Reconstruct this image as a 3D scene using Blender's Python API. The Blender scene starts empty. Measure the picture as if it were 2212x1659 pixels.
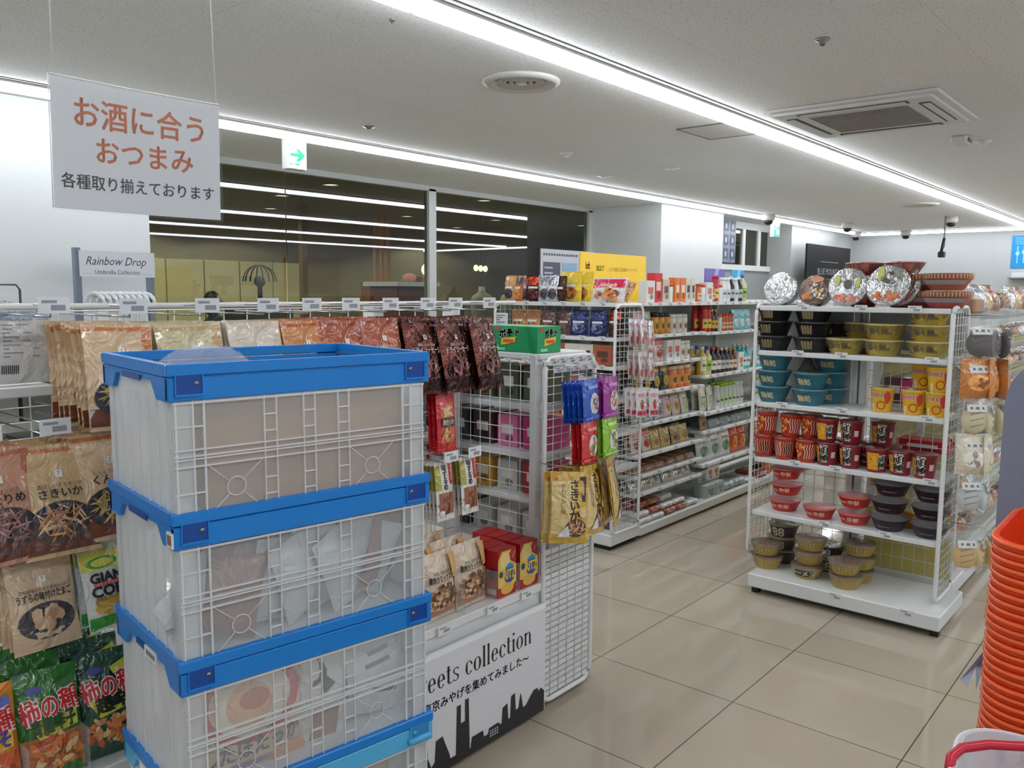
import bpy, math, random
from mathutils import Vector, Matrix, Euler
RN = random.Random(11)
PI = math.pi
SC = bpy.context.scene
COL = SC.collection
# ------------------------------------------------------------------ camera, world, exposure
W, H = 2212, 1659
F, PITCH, YAW, ROLL, EYE = 1796.38, 0.110546, 0.701165, 0.00670326, 1.535748
C0 = Vector((0, 0, EYE))
FW = Vector((math.cos(YAW)*math.cos(PITCH), math.sin(YAW)*math.cos(PITCH), -math.sin(PITCH)))
RT = Vector((math.sin(YAW), -math.cos(YAW), 0)); UP = RT.cross(FW)
R2 = RT*math.cos(ROLL)+UP*math.sin(ROLL); U2 = UP*math.cos(ROLL)-RT*math.sin(ROLL)
cam = bpy.data.cameras.new('camera'); camo = bpy.data.objects.new('camera', cam); COL.objects.link(camo)
cam.sensor_fit = 'HORIZONTAL'; cam.sensor_width = 36; cam.lens = F*36/W; cam.clip_start = .02; cam.clip_end = 100
m = Matrix((R2, U2, -FW)).transposed().to_4x4(); m.translation = C0; camo.matrix_world = m
SC.camera = camo
wd = bpy.data.worlds.new('night'); SC.world = wd; wd.use_nodes = True
wd.node_tree.nodes['Background'].inputs[0].default_value = (.02, .022, .025, 1)
SC.view_settings.view_transform = 'Standard'; SC.view_settings.look = 'None'
SC.view_settings.exposure = -0.42; SC.view_settings.gamma = 1; SC.view_settings.use_curve_mapping = False
SC.cycles.transparent_max_bounces = 18
SC.cycles.max_bounces = 6; SC.cycles.use_adaptive_sampling = True; SC.cycles.adaptive_threshold = .02; SC.cycles.diffuse_bounces = 4; SC.cycles.glossy_bounces = 3; SC.cycles.sample_clamp_indirect = 6
LED_POWER = 25.0

def at(px, py, axis, val):
    """a measured spot of the photograph on a known plane of the room"""
    d = FW + R2*((px-W/2)/F) - U2*((py-H/2)/F)
    k = 'xyz'.index(axis); return C0 + d*((val-C0[k])/d[k])

# ------------------------------------------------------------------ materials
def lin(c):
    return tuple(((x/255/12.92) if x/255 <= .04045 else ((x/255+.055)/1.055)**2.4) for x in c)
_M = {}
def P(col, kind='matte', **kw):
    """procedural material: sRGB colour + surface kind"""
    key = (tuple(col), kind, tuple(sorted(kw.items())))
    if key in _M: return _M[key]
    m = bpy.data.materials.new('%s_%02x%02x%02x' % (kind, *[int(x) for x in col])); _M[key] = m
    m.use_nodes = True; nt = m.node_tree; N = nt.nodes; L = nt.links
    b = N['Principled BSDF']; lc = lin(col)
    tc = N.new('ShaderNodeTexCoord')
    def noise(scale, detail=2):
        n = N.new('ShaderNodeTexNoise'); n.inputs['Scale'].default_value = scale; n.inputs['Detail'].default_value = detail
        L.new(tc.outputs['Object'], n.inputs['Vector']); return n
    def bump(src, st, dist):
        bp = N.new('ShaderNodeBump'); bp.inputs['Strength'].default_value = st; bp.inputs['Distance'].default_value = dist
        L.new(src, bp.inputs['Height']); L.new(bp.outputs[0], b.inputs['Normal']); L.new(bp.outputs[0], b.inputs['Coat Normal'])
    b.inputs['Base Color'].default_value = (*lc, 1)
    def vary(scale, amt):
        n = noise(scale, 3); mx = N.new('ShaderNodeMix'); mx.data_type = 'RGBA'
        mx.inputs[6].default_value = (*[c*(1-amt) for c in lc], 1); mx.inputs[7].default_value = (*[min(1, c*(1+amt)) for c in lc], 1)
        L.new(n.outputs[0], mx.inputs[0]); L.new(mx.outputs[2], b.inputs['Base Color'])
    if kind == 'matte':
        b.inputs['Roughness'].default_value = kw.get('rough', .6); vary(7, .05)
    elif kind == 'paint':
        b.inputs['Roughness'].default_value = kw.get('rough', .35); vary(3, .03)
    elif kind == 'plastic':
        b.inputs['Roughness'].default_value = .33; vary(9, .06); bump(noise(220).outputs[0], .08, .002)
    elif kind == 'film':
        b.inputs['Roughness'].default_value = .28; b.inputs['Coat Weight'].default_value = .8; b.inputs['Coat Roughness'].default_value = .06
        nn = noise(15, 3); nn.inputs['Distortion'].default_value = 1.2; bump(nn.outputs[0], .9, .022)
    elif kind == 'foil':
        b.inputs['Roughness'].default_value = .2; b.inputs['Metallic'].default_value = kw.get('metal', .75); nn = noise(20, 3); nn.inputs['Distortion'].default_value = 1.2; bump(nn.outputs[0], .9, .018)
    elif kind == 'ink':
        b.inputs['Roughness'].default_value = .4; vary(60, .08)
    elif kind == 'metal':
        b.inputs['Roughness'].default_value = .28; b.inputs['Metallic'].default_value = .9; vary(20, .05)
    elif kind == 'emit':
        b.inputs['Emission Color'].default_value = (*lc, 1); b.inputs['Emission Strength'].default_value = kw.get('s', 1)
    elif kind == 'clear':       # milky or clear plastic sheet
        o = N['Material Output']; t = N.new('ShaderNodeBsdfTransparent'); t.inputs[0].default_value = (.97, .98, .98, 1)
        x = N.new('ShaderNodeMixShader'); x.inputs[0].default_value = kw.get('op', .25)
        b.inputs['Roughness'].default_value = kw.get('rough', .25)
        L.new(t.outputs[0], x.inputs[1]); L.new(b.outputs[0], x.inputs[2]); L.new(x.outputs[0], o.inputs[0])
        if kw.get('bump'): bump(noise(kw.get('bs', 30), 3).outputs[0], .5, .012)
    elif kind == 'glass':       # tinted window pane
        o = N['Material Output']; t = N.new('ShaderNodeBsdfTransparent'); t.inputs[0].default_value = (*lc, 1)
        g = N.new('ShaderNodeBsdfGlossy'); g.inputs['Roughness'].default_value = .0; g.inputs[0].default_value = (.95, .95, .95, 1)
        fr = N.new('ShaderNodeFresnel'); fr.inputs[0].default_value = 1.6; ge = N.new('ShaderNodeNewGeometry'); sb = N.new('ShaderNodeMath'); sb.operation = 'SUBTRACT'; sb.inputs[0].default_value = 1; L.new(ge.outputs['Backfacing'], sb.inputs[1]); mu = N.new('ShaderNodeMath'); mu.operation = 'MULTIPLY'; L.new(sb.outputs[0], mu.inputs[0]); L.new(fr.outputs[0], mu.inputs[1])
        x = N.new('ShaderNodeMixShader'); L.new(mu.outputs[0], x.inputs[0])
        L.new(t.outputs[0], x.inputs[1]); L.new(g.outputs[0], x.inputs[2]); L.new(x.outputs[0], o.inputs[0])
    return m
WHITE = P((228, 230, 229), 'paint')
WIRE = P((232, 233, 231), 'paint', rough=.3)
BLACK = P((28, 27, 28), 'matte')
GREY = P((120, 122, 126), 'matte')
MILK = P((246, 249, 250), 'clear', op=.62)
CLEAR = P((240, 244, 246), 'clear', op=.17, rough=.2)
CLEARF = P((240, 243, 245), 'clear', op=.12, bump=1, rough=.08)
CHROME = P((190, 190, 192), 'metal')

# ------------------------------------------------------------------ mesh builder
_TXT = {}
def glyphs(s, bold):
    k = (s, bold)
    if k not in _TXT:
        cu = bpy.data.curves.new('t', 'FONT'); cu.body = s; cu.size = 1; cu.resolution_u = 2
        ob = bpy.data.objects.new('t', cu); me = ob.to_mesh()
        v = [(p.co.x, p.co.y) for p in me.vertices]; f = [tuple(p.vertices) for p in me.polygons]
        ob.to_mesh_clear(); bpy.data.objects.remove(ob); bpy.data.curves.remove(cu)
        if bold > 0:    # heavier strokes: the same outline laid beside itself
            n = len(v); dd = [(math.cos(a*PI/3)*bold, math.sin(a*PI/3)*bold) for a in range(6)]
            v = [(x+p, y+q) for p, q in dd for x, y in v]; f = [tuple(i+k_*n for i in t) for k_ in range(6) for t in f]
        _TXT[k] = (v, f)
    return _TXT[k]

class B:
    def __init__(s): s.v = []; s.f = []; s.mt = []; s.sm = []; s.ms = []; s.e = 0
    def mi(s, m):
        if m not in s.ms: s.ms.append(m)
        return s.ms.index(m)
    def add(s, v, f, m, smooth=False):
        n = len(s.v); s.v += [tuple(p) for p in v]; k = s.mi(m)
        for q in f: s.f.append(tuple(i+n for i in q)); s.mt.append(k); s.sm.append(smooth)
        return s
    def box(s, x0, y0, z0, x1, y1, z1, m, c=0):
        if c <= 0 or min(x1-x0, y1-y0, z1-z0) < 2.2*c:
            v = [(x, y, z) for x in (x0, x1) for y in (y0, y1) for z in (z0, z1)]
            return s.add(v, [(0, 1, 3, 2), (4, 6, 7, 5), (0, 4, 5, 1), (2, 3, 7, 6), (0, 2, 6, 4), (1, 5, 7, 3)], m)
        xs, ys, zs = (x0, x1), (y0, y1), (z0, z1); v = []; ix = {}
        for i in (0, 1):
            for j in (0, 1):
                for k in (0, 1):
                    sx, sy, sz = (1-2*i)*c, (1-2*j)*c, (1-2*k)*c
                    for a, d in enumerate(((0, sy, sz), (sx, 0, sz), (sx, sy, 0))):
                        ix[i, j, k, a] = len(v); v.append((xs[i]+d[0], ys[j]+d[1], zs[k]+d[2]))
        f = []
        for a in range(3):
            o = [q for q in range(3) if q != a]
            for sd in (0, 1):
                q = []
                for p, r in ((0, 0), (1, 0), (1, 1), (0, 1)):
                    t = [0, 0, 0]; t[a] = sd; t[o[0]] = p; t[o[1]] = r; q.append(ix[t[0], t[1], t[2], a])
                f.append(tuple(q))
                for p in (0, 1):
                    t = [0, 0, 0]; t[o[0]] = sd; t[o[1]] = p; u = list(t); u[a] = 1
                    f.append((ix[(*t, o[0])], ix[(*u, o[0])], ix[(*u, o[1])], ix[(*t, o[1])]))
        for i in (0, 1):
            for j in (0, 1):
                for k in (0, 1): f.append((ix[i, j, k, 0], ix[i, j, k, 1], ix[i, j, k, 2]))
        return s.add(v, f, m)
    def tube(s, pts, r, m, n=6, closed=False):
        pts = [Vector(p) for p in pts]; L = len(pts); v = []; f = []
        for i, p in enumerate(pts):
            a = pts[i-1] if (i or closed) else p; b = pts[(i+1) % L] if (i < L-1 or closed) else p
            t = (b-a).normalized(); u = t.cross(Vector((0, 0, 1)) if abs(t.z) < .9 else Vector((1, 0, 0))).normalized(); w = t.cross(u)
            for k in range(n):
                g = 2*PI*k/n; v.append(p+(u*math.cos(g)+w*math.sin(g))*r)
        for i in range(L if closed else L-1):
            for k in range(n):
                j = (i+1) % L; f.append((i*n+k, i*n+(k+1) % n, j*n+(k+1) % n, j*n+k))
        if not closed: f += [tuple(range(n))[::-1], tuple((L-1)*n+k for k in range(n))]
        return s.add(v, f, m, True)
    def rod(s, a, b, r, m, n=4): return s.tube([a, b], r, m, n)
    def lathe(s, prof, m, n=24, o=(0, 0, 0), axis='z', smooth=True):
        v = []; f = []; L = len(prof)
        for r, z in prof:
            for k in range(n):
                g = 2*PI*k/n; c, d = r*math.cos(g), r*math.sin(g)
                v.append((o[0]+c, o[1]+d, o[2]+z) if axis == 'z' else ((o[0]+z, o[1]+c, o[2]+d) if axis == 'x' else (o[0]+c, o[1]+z, o[2]-d)))
        for i in range(L-1):
            for k in range(n): f.append((i*n+k, i*n+(k+1) % n, (i+1)*n+(k+1) % n, (i+1)*n+k))
        if prof[0][0] > 1e-5: f.append(tuple(range(n))[::-1])
        if prof[-1][0] > 1e-5: f.append(tuple((L-1)*n+k for k in range(n)))
        return s.add(v, f, m, smooth)
    def prism(s, pts, y0, y1, m, ax='y'):
        n = len(pts)
        g = (lambda p, y: (p[0], y, p[1])) if ax == 'y' else ((lambda p, y: (y, p[0], p[1])) if ax == 'x' else (lambda p, y: (p[0], p[1], y)))
        v = [g(p, y0) for p in pts]+[g(p, y1) for p in pts]
        return s.add(v, [tuple(range(n)), tuple(range(2*n-1, n-1, -1))]+[(i, i+n, (i+1) % n+n, (i+1) % n) for i in range(n)], m)
    def ellipsoid(s, c, r, m, n=12, k=7):
        return s.lathe([(0 if i in (0, k) else math.sin(PI*i/k), -math.cos(PI*i/k)) for i in range(k+1)], m, n) if r is None else s._ell(c, r, m, n, k)
    def _ell(s, c, r, m, n, k):
        v = []; f = []
        for i in range(k+1):
            for j in range(n):
                a = PI*i/k; g = 2*PI*j/n; v.append((c[0]+r[0]*math.sin(a)*math.cos(g), c[1]+r[1]*math.sin(a)*math.sin(g), c[2]-r[2]*math.cos(a)))
        for i in range(k):
            for j in range(n): f.append((i*n+j, i*n+(j+1) % n, (i+1)*n+(j+1) % n, (i+1)*n+j))
        return s.add(v, f, m, True)
    # ---- printing that lies on a face: fm(s, t, e) gives the point e above the face
    def step(s): s.e += .00012; return .0007+s.e
    def rect(s, fm, x0, y0, x1, y1, m, n=5):
        e = s.step(); v = [fm(x0+(x1-x0)*i/n, y0+(y1-y0)*j/n, e) for i in range(n+1) for j in range(n+1)]
        return s.add(v, [(i*(n+1)+j, (i+1)*(n+1)+j, (i+1)*(n+1)+j+1, i*(n+1)+j+1) for i in range(n) for j in range(n)], m, True)
    def poly(s, fm, pts, m):
        e = s.step(); return s.add([fm(x, y, e) for x, y in pts], [tuple(range(len(pts)))], m)
    def oval(s, fm, cx, cy, rx, ry, m, n=14, inner=0, rot=0):
        e = s.step(); v = []; ks = (inner or .001, (1+(inner or 0))/2, 1)
        for k in ks:
            for i in range(n):
                a = 2*PI*i/n; x, y = rx*k*math.cos(a), ry*k*math.sin(a)
                v.append(fm(cx+x*math.cos(rot)-y*math.sin(rot), cy+x*math.sin(rot)+y*math.cos(rot), e))
        return s.add(v, [(k*n+i, (k+1)*n+i, (k+1)*n+(i+1) % n, k*n+(i+1) % n) for k in (0, 1) for i in range(n)], m, True)
    def text(s, fm, t, cx, cy, h, m, bold=0, maxw=None, align='C', shear=0, rot=0, sx=1):
        v, f = glyphs(t, bold)
        if not v: return s
        x0 = min(p[0] for p in v); x1 = max(p[0] for p in v); k = h/.75; kx = k*sx
        if maxw and (x1-x0)*kx > maxw: kx = maxw/(x1-x0)
        e = s.step(); ox = {'C': -(x0+x1)/2, 'L': -x0, 'R': -x1}[align]; w = []
        for p in v:
            x, y = (p[0]+ox)*kx+(p[1]-.35)*k*shear, (p[1]-.35)*k
            w.append(fm(cx+x*math.cos(rot)-y*math.sin(rot), cy+x*math.sin(rot)+y*math.cos(rot), e))
        return s.add(w, f, m)
    def vtext(s, fm, t, cx, ytop, h, m, bold=0):
        for i, ch in enumerate(t): s.text(fm, ch, cx, ytop-h*1.15*(i+.5), h, m, bold, h*1.3)
        return s
    def heap(s, fm, cx, cy, rx, ry, ms, n, a=.012, b=.006, rnd=None):
        rnd = rnd or RN
        for _ in range(n):
            g = rnd.random()*2*PI; q = math.sqrt(rnd.random()); k = rnd.uniform(.7, 1.25)
            s.oval(fm, cx+rx*q*math.cos(g), cy+ry*q*math.sin(g), a*k, b*k, rnd.choice(ms), 6, rot=rnd.random()*PI)
        return s
    def mesh(s, name):
        me = bpy.data.meshes.new(name); me.from_pydata(s.v, [], s.f)
        for x in s.ms: me.materials.append(x)
        me.polygons.foreach_set('material_index', s.mt); me.polygons.foreach_set('use_smooth', s.sm); me.update()
        return me
    def build(s, name, parent=None, label=None, bevel=0):
        o = bpy.data.objects.new(name, s.mesh(name)); COL.objects.link(o)
        if parent: o.parent = parent
        if label: o['label'] = label
        if bevel:
            q = o.modifiers.new('b', 'BEVEL'); q.width = bevel; q.segments = 2; q.limit_method = 'ANGLE'
        return o

def tag(o, label, cat, group=None, kind=None):
    o['label'] = label; o['category'] = cat
    if group: o['group'] = group
    if kind: o['kind'] = kind
    return o
def struct(b, name, bevel=0):
    o = b.build(name, bevel=bevel); o['kind'] = 'structure'; return o
def thing(name, label, cat, loc=(0, 0, 0), rz=0, group=None):
    o = bpy.data.objects.new(name, None); COL.objects.link(o); o.location = loc; o.rotation_euler = (0, 0, rz); o.empty_display_size = .05
    return tag(o, label, cat, group)
class Proto:
    """a kind of product: its own mesh and the meshes of its parts, shared by every copy"""
    def __init__(s, name, cat, b, parts=()):
        s.name, s.cat = name, cat; s.me = b.mesh(name) if b else None; s.parts = [(n, q.mesh(n), l) for n, q, l in parts]
    def put(s, loc, rot=(0, 0, 0), label='', group=None, scale=1):
        o = bpy.data.objects.new(s.name, s.me); COL.objects.link(o); o.location = loc; o.rotation_euler = rot
        if scale != 1: o.scale = (scale,)*3 if not isinstance(scale, tuple) else scale
        for n, me, l in s.parts:
            c = bpy.data.objects.new(n, me); COL.objects.link(c); c.parent = o
            if l: c['label'] = l
        return tag(o, label, s.cat, group)
ORD = 'first second third fourth fifth sixth seventh eighth ninth tenth eleventh twelfth thirteenth fourteenth fifteenth sixteenth seventeenth eighteenth nineteenth twentieth twenty-first twenty-second twenty-third twenty-fourth twenty-fifth twenty-sixth'.split()
ORD += ['twenty-'+q for q in ('seventh', 'eighth', 'ninth')]+['thirtieth']+['thirty-'+q for q in ORD[:9]]+['fortieth']+['forty-'+q for q in ORD[:9]]

# ------------------------------------------------------------------ faces and packs
def fplane(o, ex, ey):
    o, ex, ey = Vector(o), Vector(ex), Vector(ey); n = ex.cross(ey)
    return lambda x, y, e=0: o+ex*x+ey*y+n*e
def fpouch(w, h, d, low=.35, seal=.07):
    def fm(x, y, e=0):
        u = min(1, abs(2*x/w)); t = min(.5, abs(y/(h*(1-seal)))); k = max(0, math.cos(PI*t))**.55*max(0, 1-u**2.2)**.6*(1-low*2*y/h)
        return Vector((x, -d/2*k-e, y))
    return fm
def pouch(b, w, h, d, m, back=None, seal=None, low=.35, nu=9, nv=11):
    """a filled bag, face to -y, centred"""
    fm = fpouch(w, h, d, low)
    for sgn in (1, -1):
        v = []
        for j in range(nv+1):
            for i in range(nu+1):
                p = fm(-w/2+w*i/nu, -h/2+h*j/nv); pinch = 1-.035*math.sin(PI*j/nv)
                v.append((p.x*pinch, p.y if sgn > 0 else -p.y+.0006, p.z))
        f = [(j*(nu+1)+i, j*(nu+1)+i+1, (j+1)*(nu+1)+i+1, (j+1)*(nu+1)+i) for j in range(nv) for i in range(nu)]
        b.add(v, f if sgn > 0 else [q[::-1] for q in f], m if sgn > 0 else (back or m), True)
    if seal:
        b.rect(fm, -w/2, h/2-h*.07, w/2, h/2, seal, 4); b.rect(fm, -w/2, -h/2, w/2, -h/2+h*.05, seal, 4)
    return fm
def fcone(r0, r1, h):
    """cup or bowl wall; x = arc length, face 0 towards -y"""
    def fm(x, y, e=0):
        r = r0+(r1-r0)*y/h; a = -PI/2+x/((r0+r1)/2); return Vector(((r+e)*math.cos(a), (r+e)*math.sin(a), y))
    return fm
# ------------------------------------------------------------------ the room
HC = 2.6; X0, X1, Y0, YP, YW = -2.6, 15.8, -3.6, 5.2, 6.25
def floor_mat():
    m = bpy.data.materials.new('polished_tile'); m.use_nodes = True; nt = m.node_tree; N = nt.nodes; L = nt.links; b = N['Principled BSDF']
    tc = N.new('ShaderNodeTexCoord'); mp = N.new('ShaderNodeMapping'); L.new(tc.outputs['Object'], mp.inputs[0])
    mp.inputs['Location'].default_value = (-.0286*60, -.0866, 0); mp.inputs['Location'].default_value = (-(4.71428341*.6) % .6, -(3.14427236*.6) % .6, 0)
    br = N.new('ShaderNodeTexBrick'); L.new(mp.outputs[0], br.inputs[0]); br.offset = 0; br.squash = 1
    br.inputs['Scale'].default_value = 1; br.inputs['Brick Width'].default_value = .6; br.inputs['Row Height'].default_value = .6
    br.inputs['Mortar Size'].default_value = .0024; br.inputs['Mortar Smooth'].default_value = .2; br.inputs['Bias'].default_value = 0
    br.inputs['Color1'].default_value = (*lin((186, 174, 156)), 1); br.inputs['Color2'].default_value = (*lin((194, 182, 164)), 1); br.inputs['Mortar'].default_value = (*lin((96, 84, 70)), 1)
    n = N.new('ShaderNodeTexNoise'); n.inputs['Scale'].default_value = 2.2; n.inputs['Detail'].default_value = 6; L.new(tc.outputs['Object'], n.inputs[0])
    mx = N.new('ShaderNodeMix'); mx.data_type = 'RGBA'; mx.blend_type = 'MULTIPLY'; mx.inputs[0].default_value = .16
    L.new(br.outputs[0], mx.inputs[6]); L.new(n.outputs[0], mx.inputs[7]); L.new(mx.outputs[2], b.inputs['Base Color'])
    b.inputs['Roughness'].default_value = .05; b.inputs['IOR'].default_value = 1.5
    return m
def ceil_mat():
    m = bpy.data.materials.new('ceiling_board'); m.use_nodes = True; nt = m.node_tree; N = nt.nodes; L = nt.links; b = N['Principled BSDF']
    tc = N.new('ShaderNodeTexCoord')
    br = N.new('ShaderNodeTexBrick'); L.new(tc.outputs['Object'], br.inputs[0]); br.offset = .5
    br.inputs['Scale'].default_value = 1; br.inputs['Brick Width'].default_value = 1.82; br.inputs['Row Height'].default_value = .91
    br.inputs['Mortar Size'].default_value = .002; br.inputs['Mortar Smooth'].default_value = 1
    for k, c in (('Color1', (230, 231, 230)), ('Color2', (227, 228, 227)), ('Mortar', (200, 200, 198))): br.inputs[k].default_value = (*lin(c), 1)
    n = N.new('ShaderNodeTexNoise'); n.inputs['Scale'].default_value = 95; n.inputs['Detail'].default_value = 2; L.new(tc.outputs['Object'], n.inputs[0])
    r = N.new('ShaderNodeValToRGB'); r.color_ramp.elements[0].position = .3; r.color_ramp.elements[0].color = (.62, .6, .57, 1); r.color_ramp.elements[1].position = .42
    L.new(n.outputs[0], r.inputs[0]); mx = N.new('ShaderNodeMix'); mx.data_type = 'RGBA'; mx.blend_type = 'MULTIPLY'; mx.inputs[0].default_value = 1
    L.new(br.outputs[0], mx.inputs[6]); L.new(r.outputs[0], mx.inputs[7]); L.new(mx.outputs[2], b.inputs['Base Color']); b.inputs['Roughness'].default_value = .9
    return m
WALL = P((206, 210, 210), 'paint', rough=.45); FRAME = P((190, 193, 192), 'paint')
struct(B().box(X0, Y0, -.12, X1+.2, 12.4, 0, floor_mat()), 'floor')
struct(B().box(X0, Y0, HC, X1+.2, YW+.06, HC+.12, ceil_mat()), 'ceiling')
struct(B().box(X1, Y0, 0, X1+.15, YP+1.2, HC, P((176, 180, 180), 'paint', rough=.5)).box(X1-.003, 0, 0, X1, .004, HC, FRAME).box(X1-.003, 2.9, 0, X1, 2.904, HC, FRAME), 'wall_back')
struct(B().box(X0, Y0-.15, 0, X1, Y0, HC, WALL), 'wall_right')
struct(B().box(X0-.15, Y0, 0, X0, YW, HC, WALL), 'wall_front')
struct(B().box(X0, YP, 0, 2.593, YW+.05, HC, WALL), 'wall_left')
struct(B().box(8.93, YP, 0, 10.58, YW+.05, HC, WALL, .004), 'wall_column')
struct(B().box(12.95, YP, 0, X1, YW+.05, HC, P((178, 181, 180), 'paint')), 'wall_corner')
# the big window onto the lobby
b = B()
for x0, x1 in ((2.593, 2.64), (6.03, 6.13), (8.86, 8.93)): b.box(x0, YW-.04, .25, x1, YW+.04, HC-.03, FRAME)
b.box(2.593, YW-.04, HC-.05, 8.93, YW+.04, HC, FRAME).box(2.593, YW-.06, 0, 8.93, YW+.06, .25, FRAME)
w1 = struct(b, 'window_1')
GL = P((178, 188, 182), 'glass')
for x0, x1 in ((2.64, 4.33), (4.34, 6.03), (6.13, 8.86)): B().box(x0, YW-.005, .25, x1, YW+.005, HC-.05, GL).build('pane', w1)
# the high transom window beyond the column
b = B(); yw = 5.6; b.box(10.58, yw-.03, 0, 12.95, yw+.03, 1.9, P((150, 154, 154), 'paint')).box(10.58, yw-.07, 1.88, 12.95, yw+.03, 1.96, WHITE).box(10.58, yw-.03, 2.5, 12.95, yw+.03, HC, WALL)
for x in (10.58, 11.1, 12.0, 12.55): b.box(x, yw-.03, 1.96, x+.09, yw+.03, 2.5, WHITE)
w2 = struct(b, 'window_2')
for x0, x1 in ((10.67, 11.1), (11.19, 12.0), (12.09, 12.55), (12.64, 12.95)): B().box(x0, yw-.004, 1.96, x1, yw+.004, 2.5, GL).build('pane', w2)

# ------------------------------------------------------------------ ceiling light lines
LEDM = P((243, 248, 255), 'emit', s=LED_POWER)
def led_bar(name='led_light_bar'):
    b = B(); b.box(-.6, -.055, -.012, .6, .055, 0, P((215, 215, 213), 'paint'))
    q = B(); q.box(-.599, -.044, -.046, .599, .044, -.0121, LEDM, .012)
    return Proto(name, 'ceiling light', b, [('diffuser', q, 'glowing white diffuser')])
LED = led_bar()
LINES = [(4.877, 1.0, 'in the ceiling line beside the dark window'), (2.323, .4, 'in the ceiling line passing the round diffuser'), (-.231, -1.4, 'in the ceiling line over the basket stack'), (-2.785, -1.4, 'in the ceiling line over the till side')]
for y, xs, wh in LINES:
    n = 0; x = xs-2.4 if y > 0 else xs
    b = B().box(X0+.2, y-.095, HC-.0035, 15.2, y-.087, HC-.0005, P((70, 70, 70), 'matte')); struct(b, 'trim_%d' % (1+LINES.index((y, xs, wh))))  # dark strip drawn for the shaded groove along each light line
    while x < 14.9:
        LED.put((x, y, HC-.001), (0, 0, 0), 'glowing white light bar %s, %s from its start' % (wh, ORD[n]), 'ceiling light bars')
        x += 1.2; n += 1
for i in range(7):
    LED.put((15.28, 4.35-i*1.2, HC-.001), (0, 0, PI/2), 'glowing white light bar on the ceiling along the far back wall, %s from the corner' % ORD[i], 'ceiling light bars')

# ------------------------------------------------------------------ fittings on the ceiling
CW = P((205, 203, 199), 'plastic'); CD = P((96, 94, 92), 'matte')
def diffuser(x, y, r, label):
    t = thing('round_air_diffuser', label, 'air vent', (x, y, HC), 0, 'round ceiling diffusers')
    B().lathe([(r, 0), (r*.98, -.012), (r*.86, -.024), (r*.72, -.012), (r*.66, -.002)], CW, 40).build('outer_ring', t)
    b = B()
    for k in (.62, .47, .32): b.lathe([(r*k, -.004), (r*(k-.02), -.018), (r*(k-.1), -.006)], CW, 32)
    b.lathe([(r*.17, -.004), (r*.12, -.02), (0, -.022)], CW, 24); b.build('cone_insert', t)
    B().lathe([(r*.66, -.0015), (0, -.0016)], CD, 32).build('throat', t)
diffuser(3.36, 2.79, .2, 'round white ceiling air diffuser with stacked rings beside the long light line')
diffuser(10.78, 2.8, .22, 'round white ceiling air diffuser far down the store, the smaller one')
b = B(); t = thing('air_conditioner', 'square white four way ceiling air conditioner with grey intake grille', 'air conditioner', (5.257, 1.656, HC-.001))
b.box(-.475, -.475, -.018, .475, .475, 0, CW, .006).box(-.43, -.43, -.034, .43, .43, -.018, CW, .01).build('panel', t)
b = B().box(-.27, -.27, -.038, .27, .27, -.034, P((150, 146, 140), 'matte'))
for i in range(26): b.box(-.26, -.262+i*.0205, -.0405, .26, -.254+i*.0205, -.038, P((120, 117, 112), 'matte'))
b.build('intake_grille', t, 'grey slatted intake grille')
for k in range(4):
    q = B().box(-.3, .335, -.0375, .3, .395, -.034, P((60, 58, 56), 'matte')).box(-.29, .35, -.04, .29, .39, -.0362, CW).build('louver', t); q.rotation_euler = (0, 0, k*PI/2)
tag(B().box(4.95, 2.42, HC-.006, 5.42, 2.43, HC, CD).box(4.95, 2.78, HC-.006, 5.42, 2.79, HC, CD).box(4.95, 2.42, HC-.006, 4.96, 2.79, HC, CD).box(5.41, 2.42, HC-.006, 5.42, 2.79, HC, CD).box(4.962, 2.432, HC-.004, 5.408, 2.778, HC, P((200, 197, 192), 'matte')).build('ceiling_hatch'), 'square ceiling inspection hatch with thin frame beside the light line', 'hatch')
def spot(name, x, y, r, h, label, cat, dark=False):
    t = thing(name, label, cat, (x, y, HC))
    B().lathe([(r, 0), (r*.96, -h*.35), (r*.5, -h*.6), (r*.45, -h), (0, -h)], P((150, 148, 145), 'metal') if dark else CW, 18).build('housing', t)
    B().lathe([(r*.4, -h), (r*.3, -h*1.25), (0, -h*1.3)], CD if dark else P((236, 236, 232), 'paint'), 14).build('nozzle', t)
spot('sprinkler_head', 3.612, 1.354, .03, .022, 'small metal sprinkler head on the ceiling before the air conditioner', 'sprinkler', True)
spot('sprinkler_head', 2.301, 2.574, .014, .012, 'tiny sprinkler head on the ceiling beside the hanging sign', 'sprinkler', True)
spot('sprinkler_head', 3.647, 4.314, .04, .014, 'flat sprinkler rosette on the ceiling before the light line by the window', 'sprinkler', True)
spot('downlight', 6.461, 3.666, .075, .012, 'round recessed downlight with thin ring between the two light lines', 'downlight')
spot('downlight', 6.51, 4.404, .07, .012, 'round plain white downlight close to the window side light line', 'downlight')
spot('downlight', 11.96, 3.62, .08, .01, 'small lit downlight far along the ceiling near the corner', 'downlight')
spot('smoke_detector', 5.25, 3.9, .05, .03, 'little white smoke detector between the diffuser and the window line', 'detector')
t = thing('motion_sensor', 'small white box sensor on ceiling past the air conditioner', 'sensor', (6.394, 1.418, HC)); B().box(-.09, -.05, -.05, .09, .05, 0, CW, .01).build('case', t); B().box(-.05, -.056, -.04, .05, -.05, -.015, CD).build('lens', t)
spot('smoke_detector', 6.62, 1.33, .055, .03, 'flat round smoke detector directly past the white box sensor', 'detector')
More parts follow.
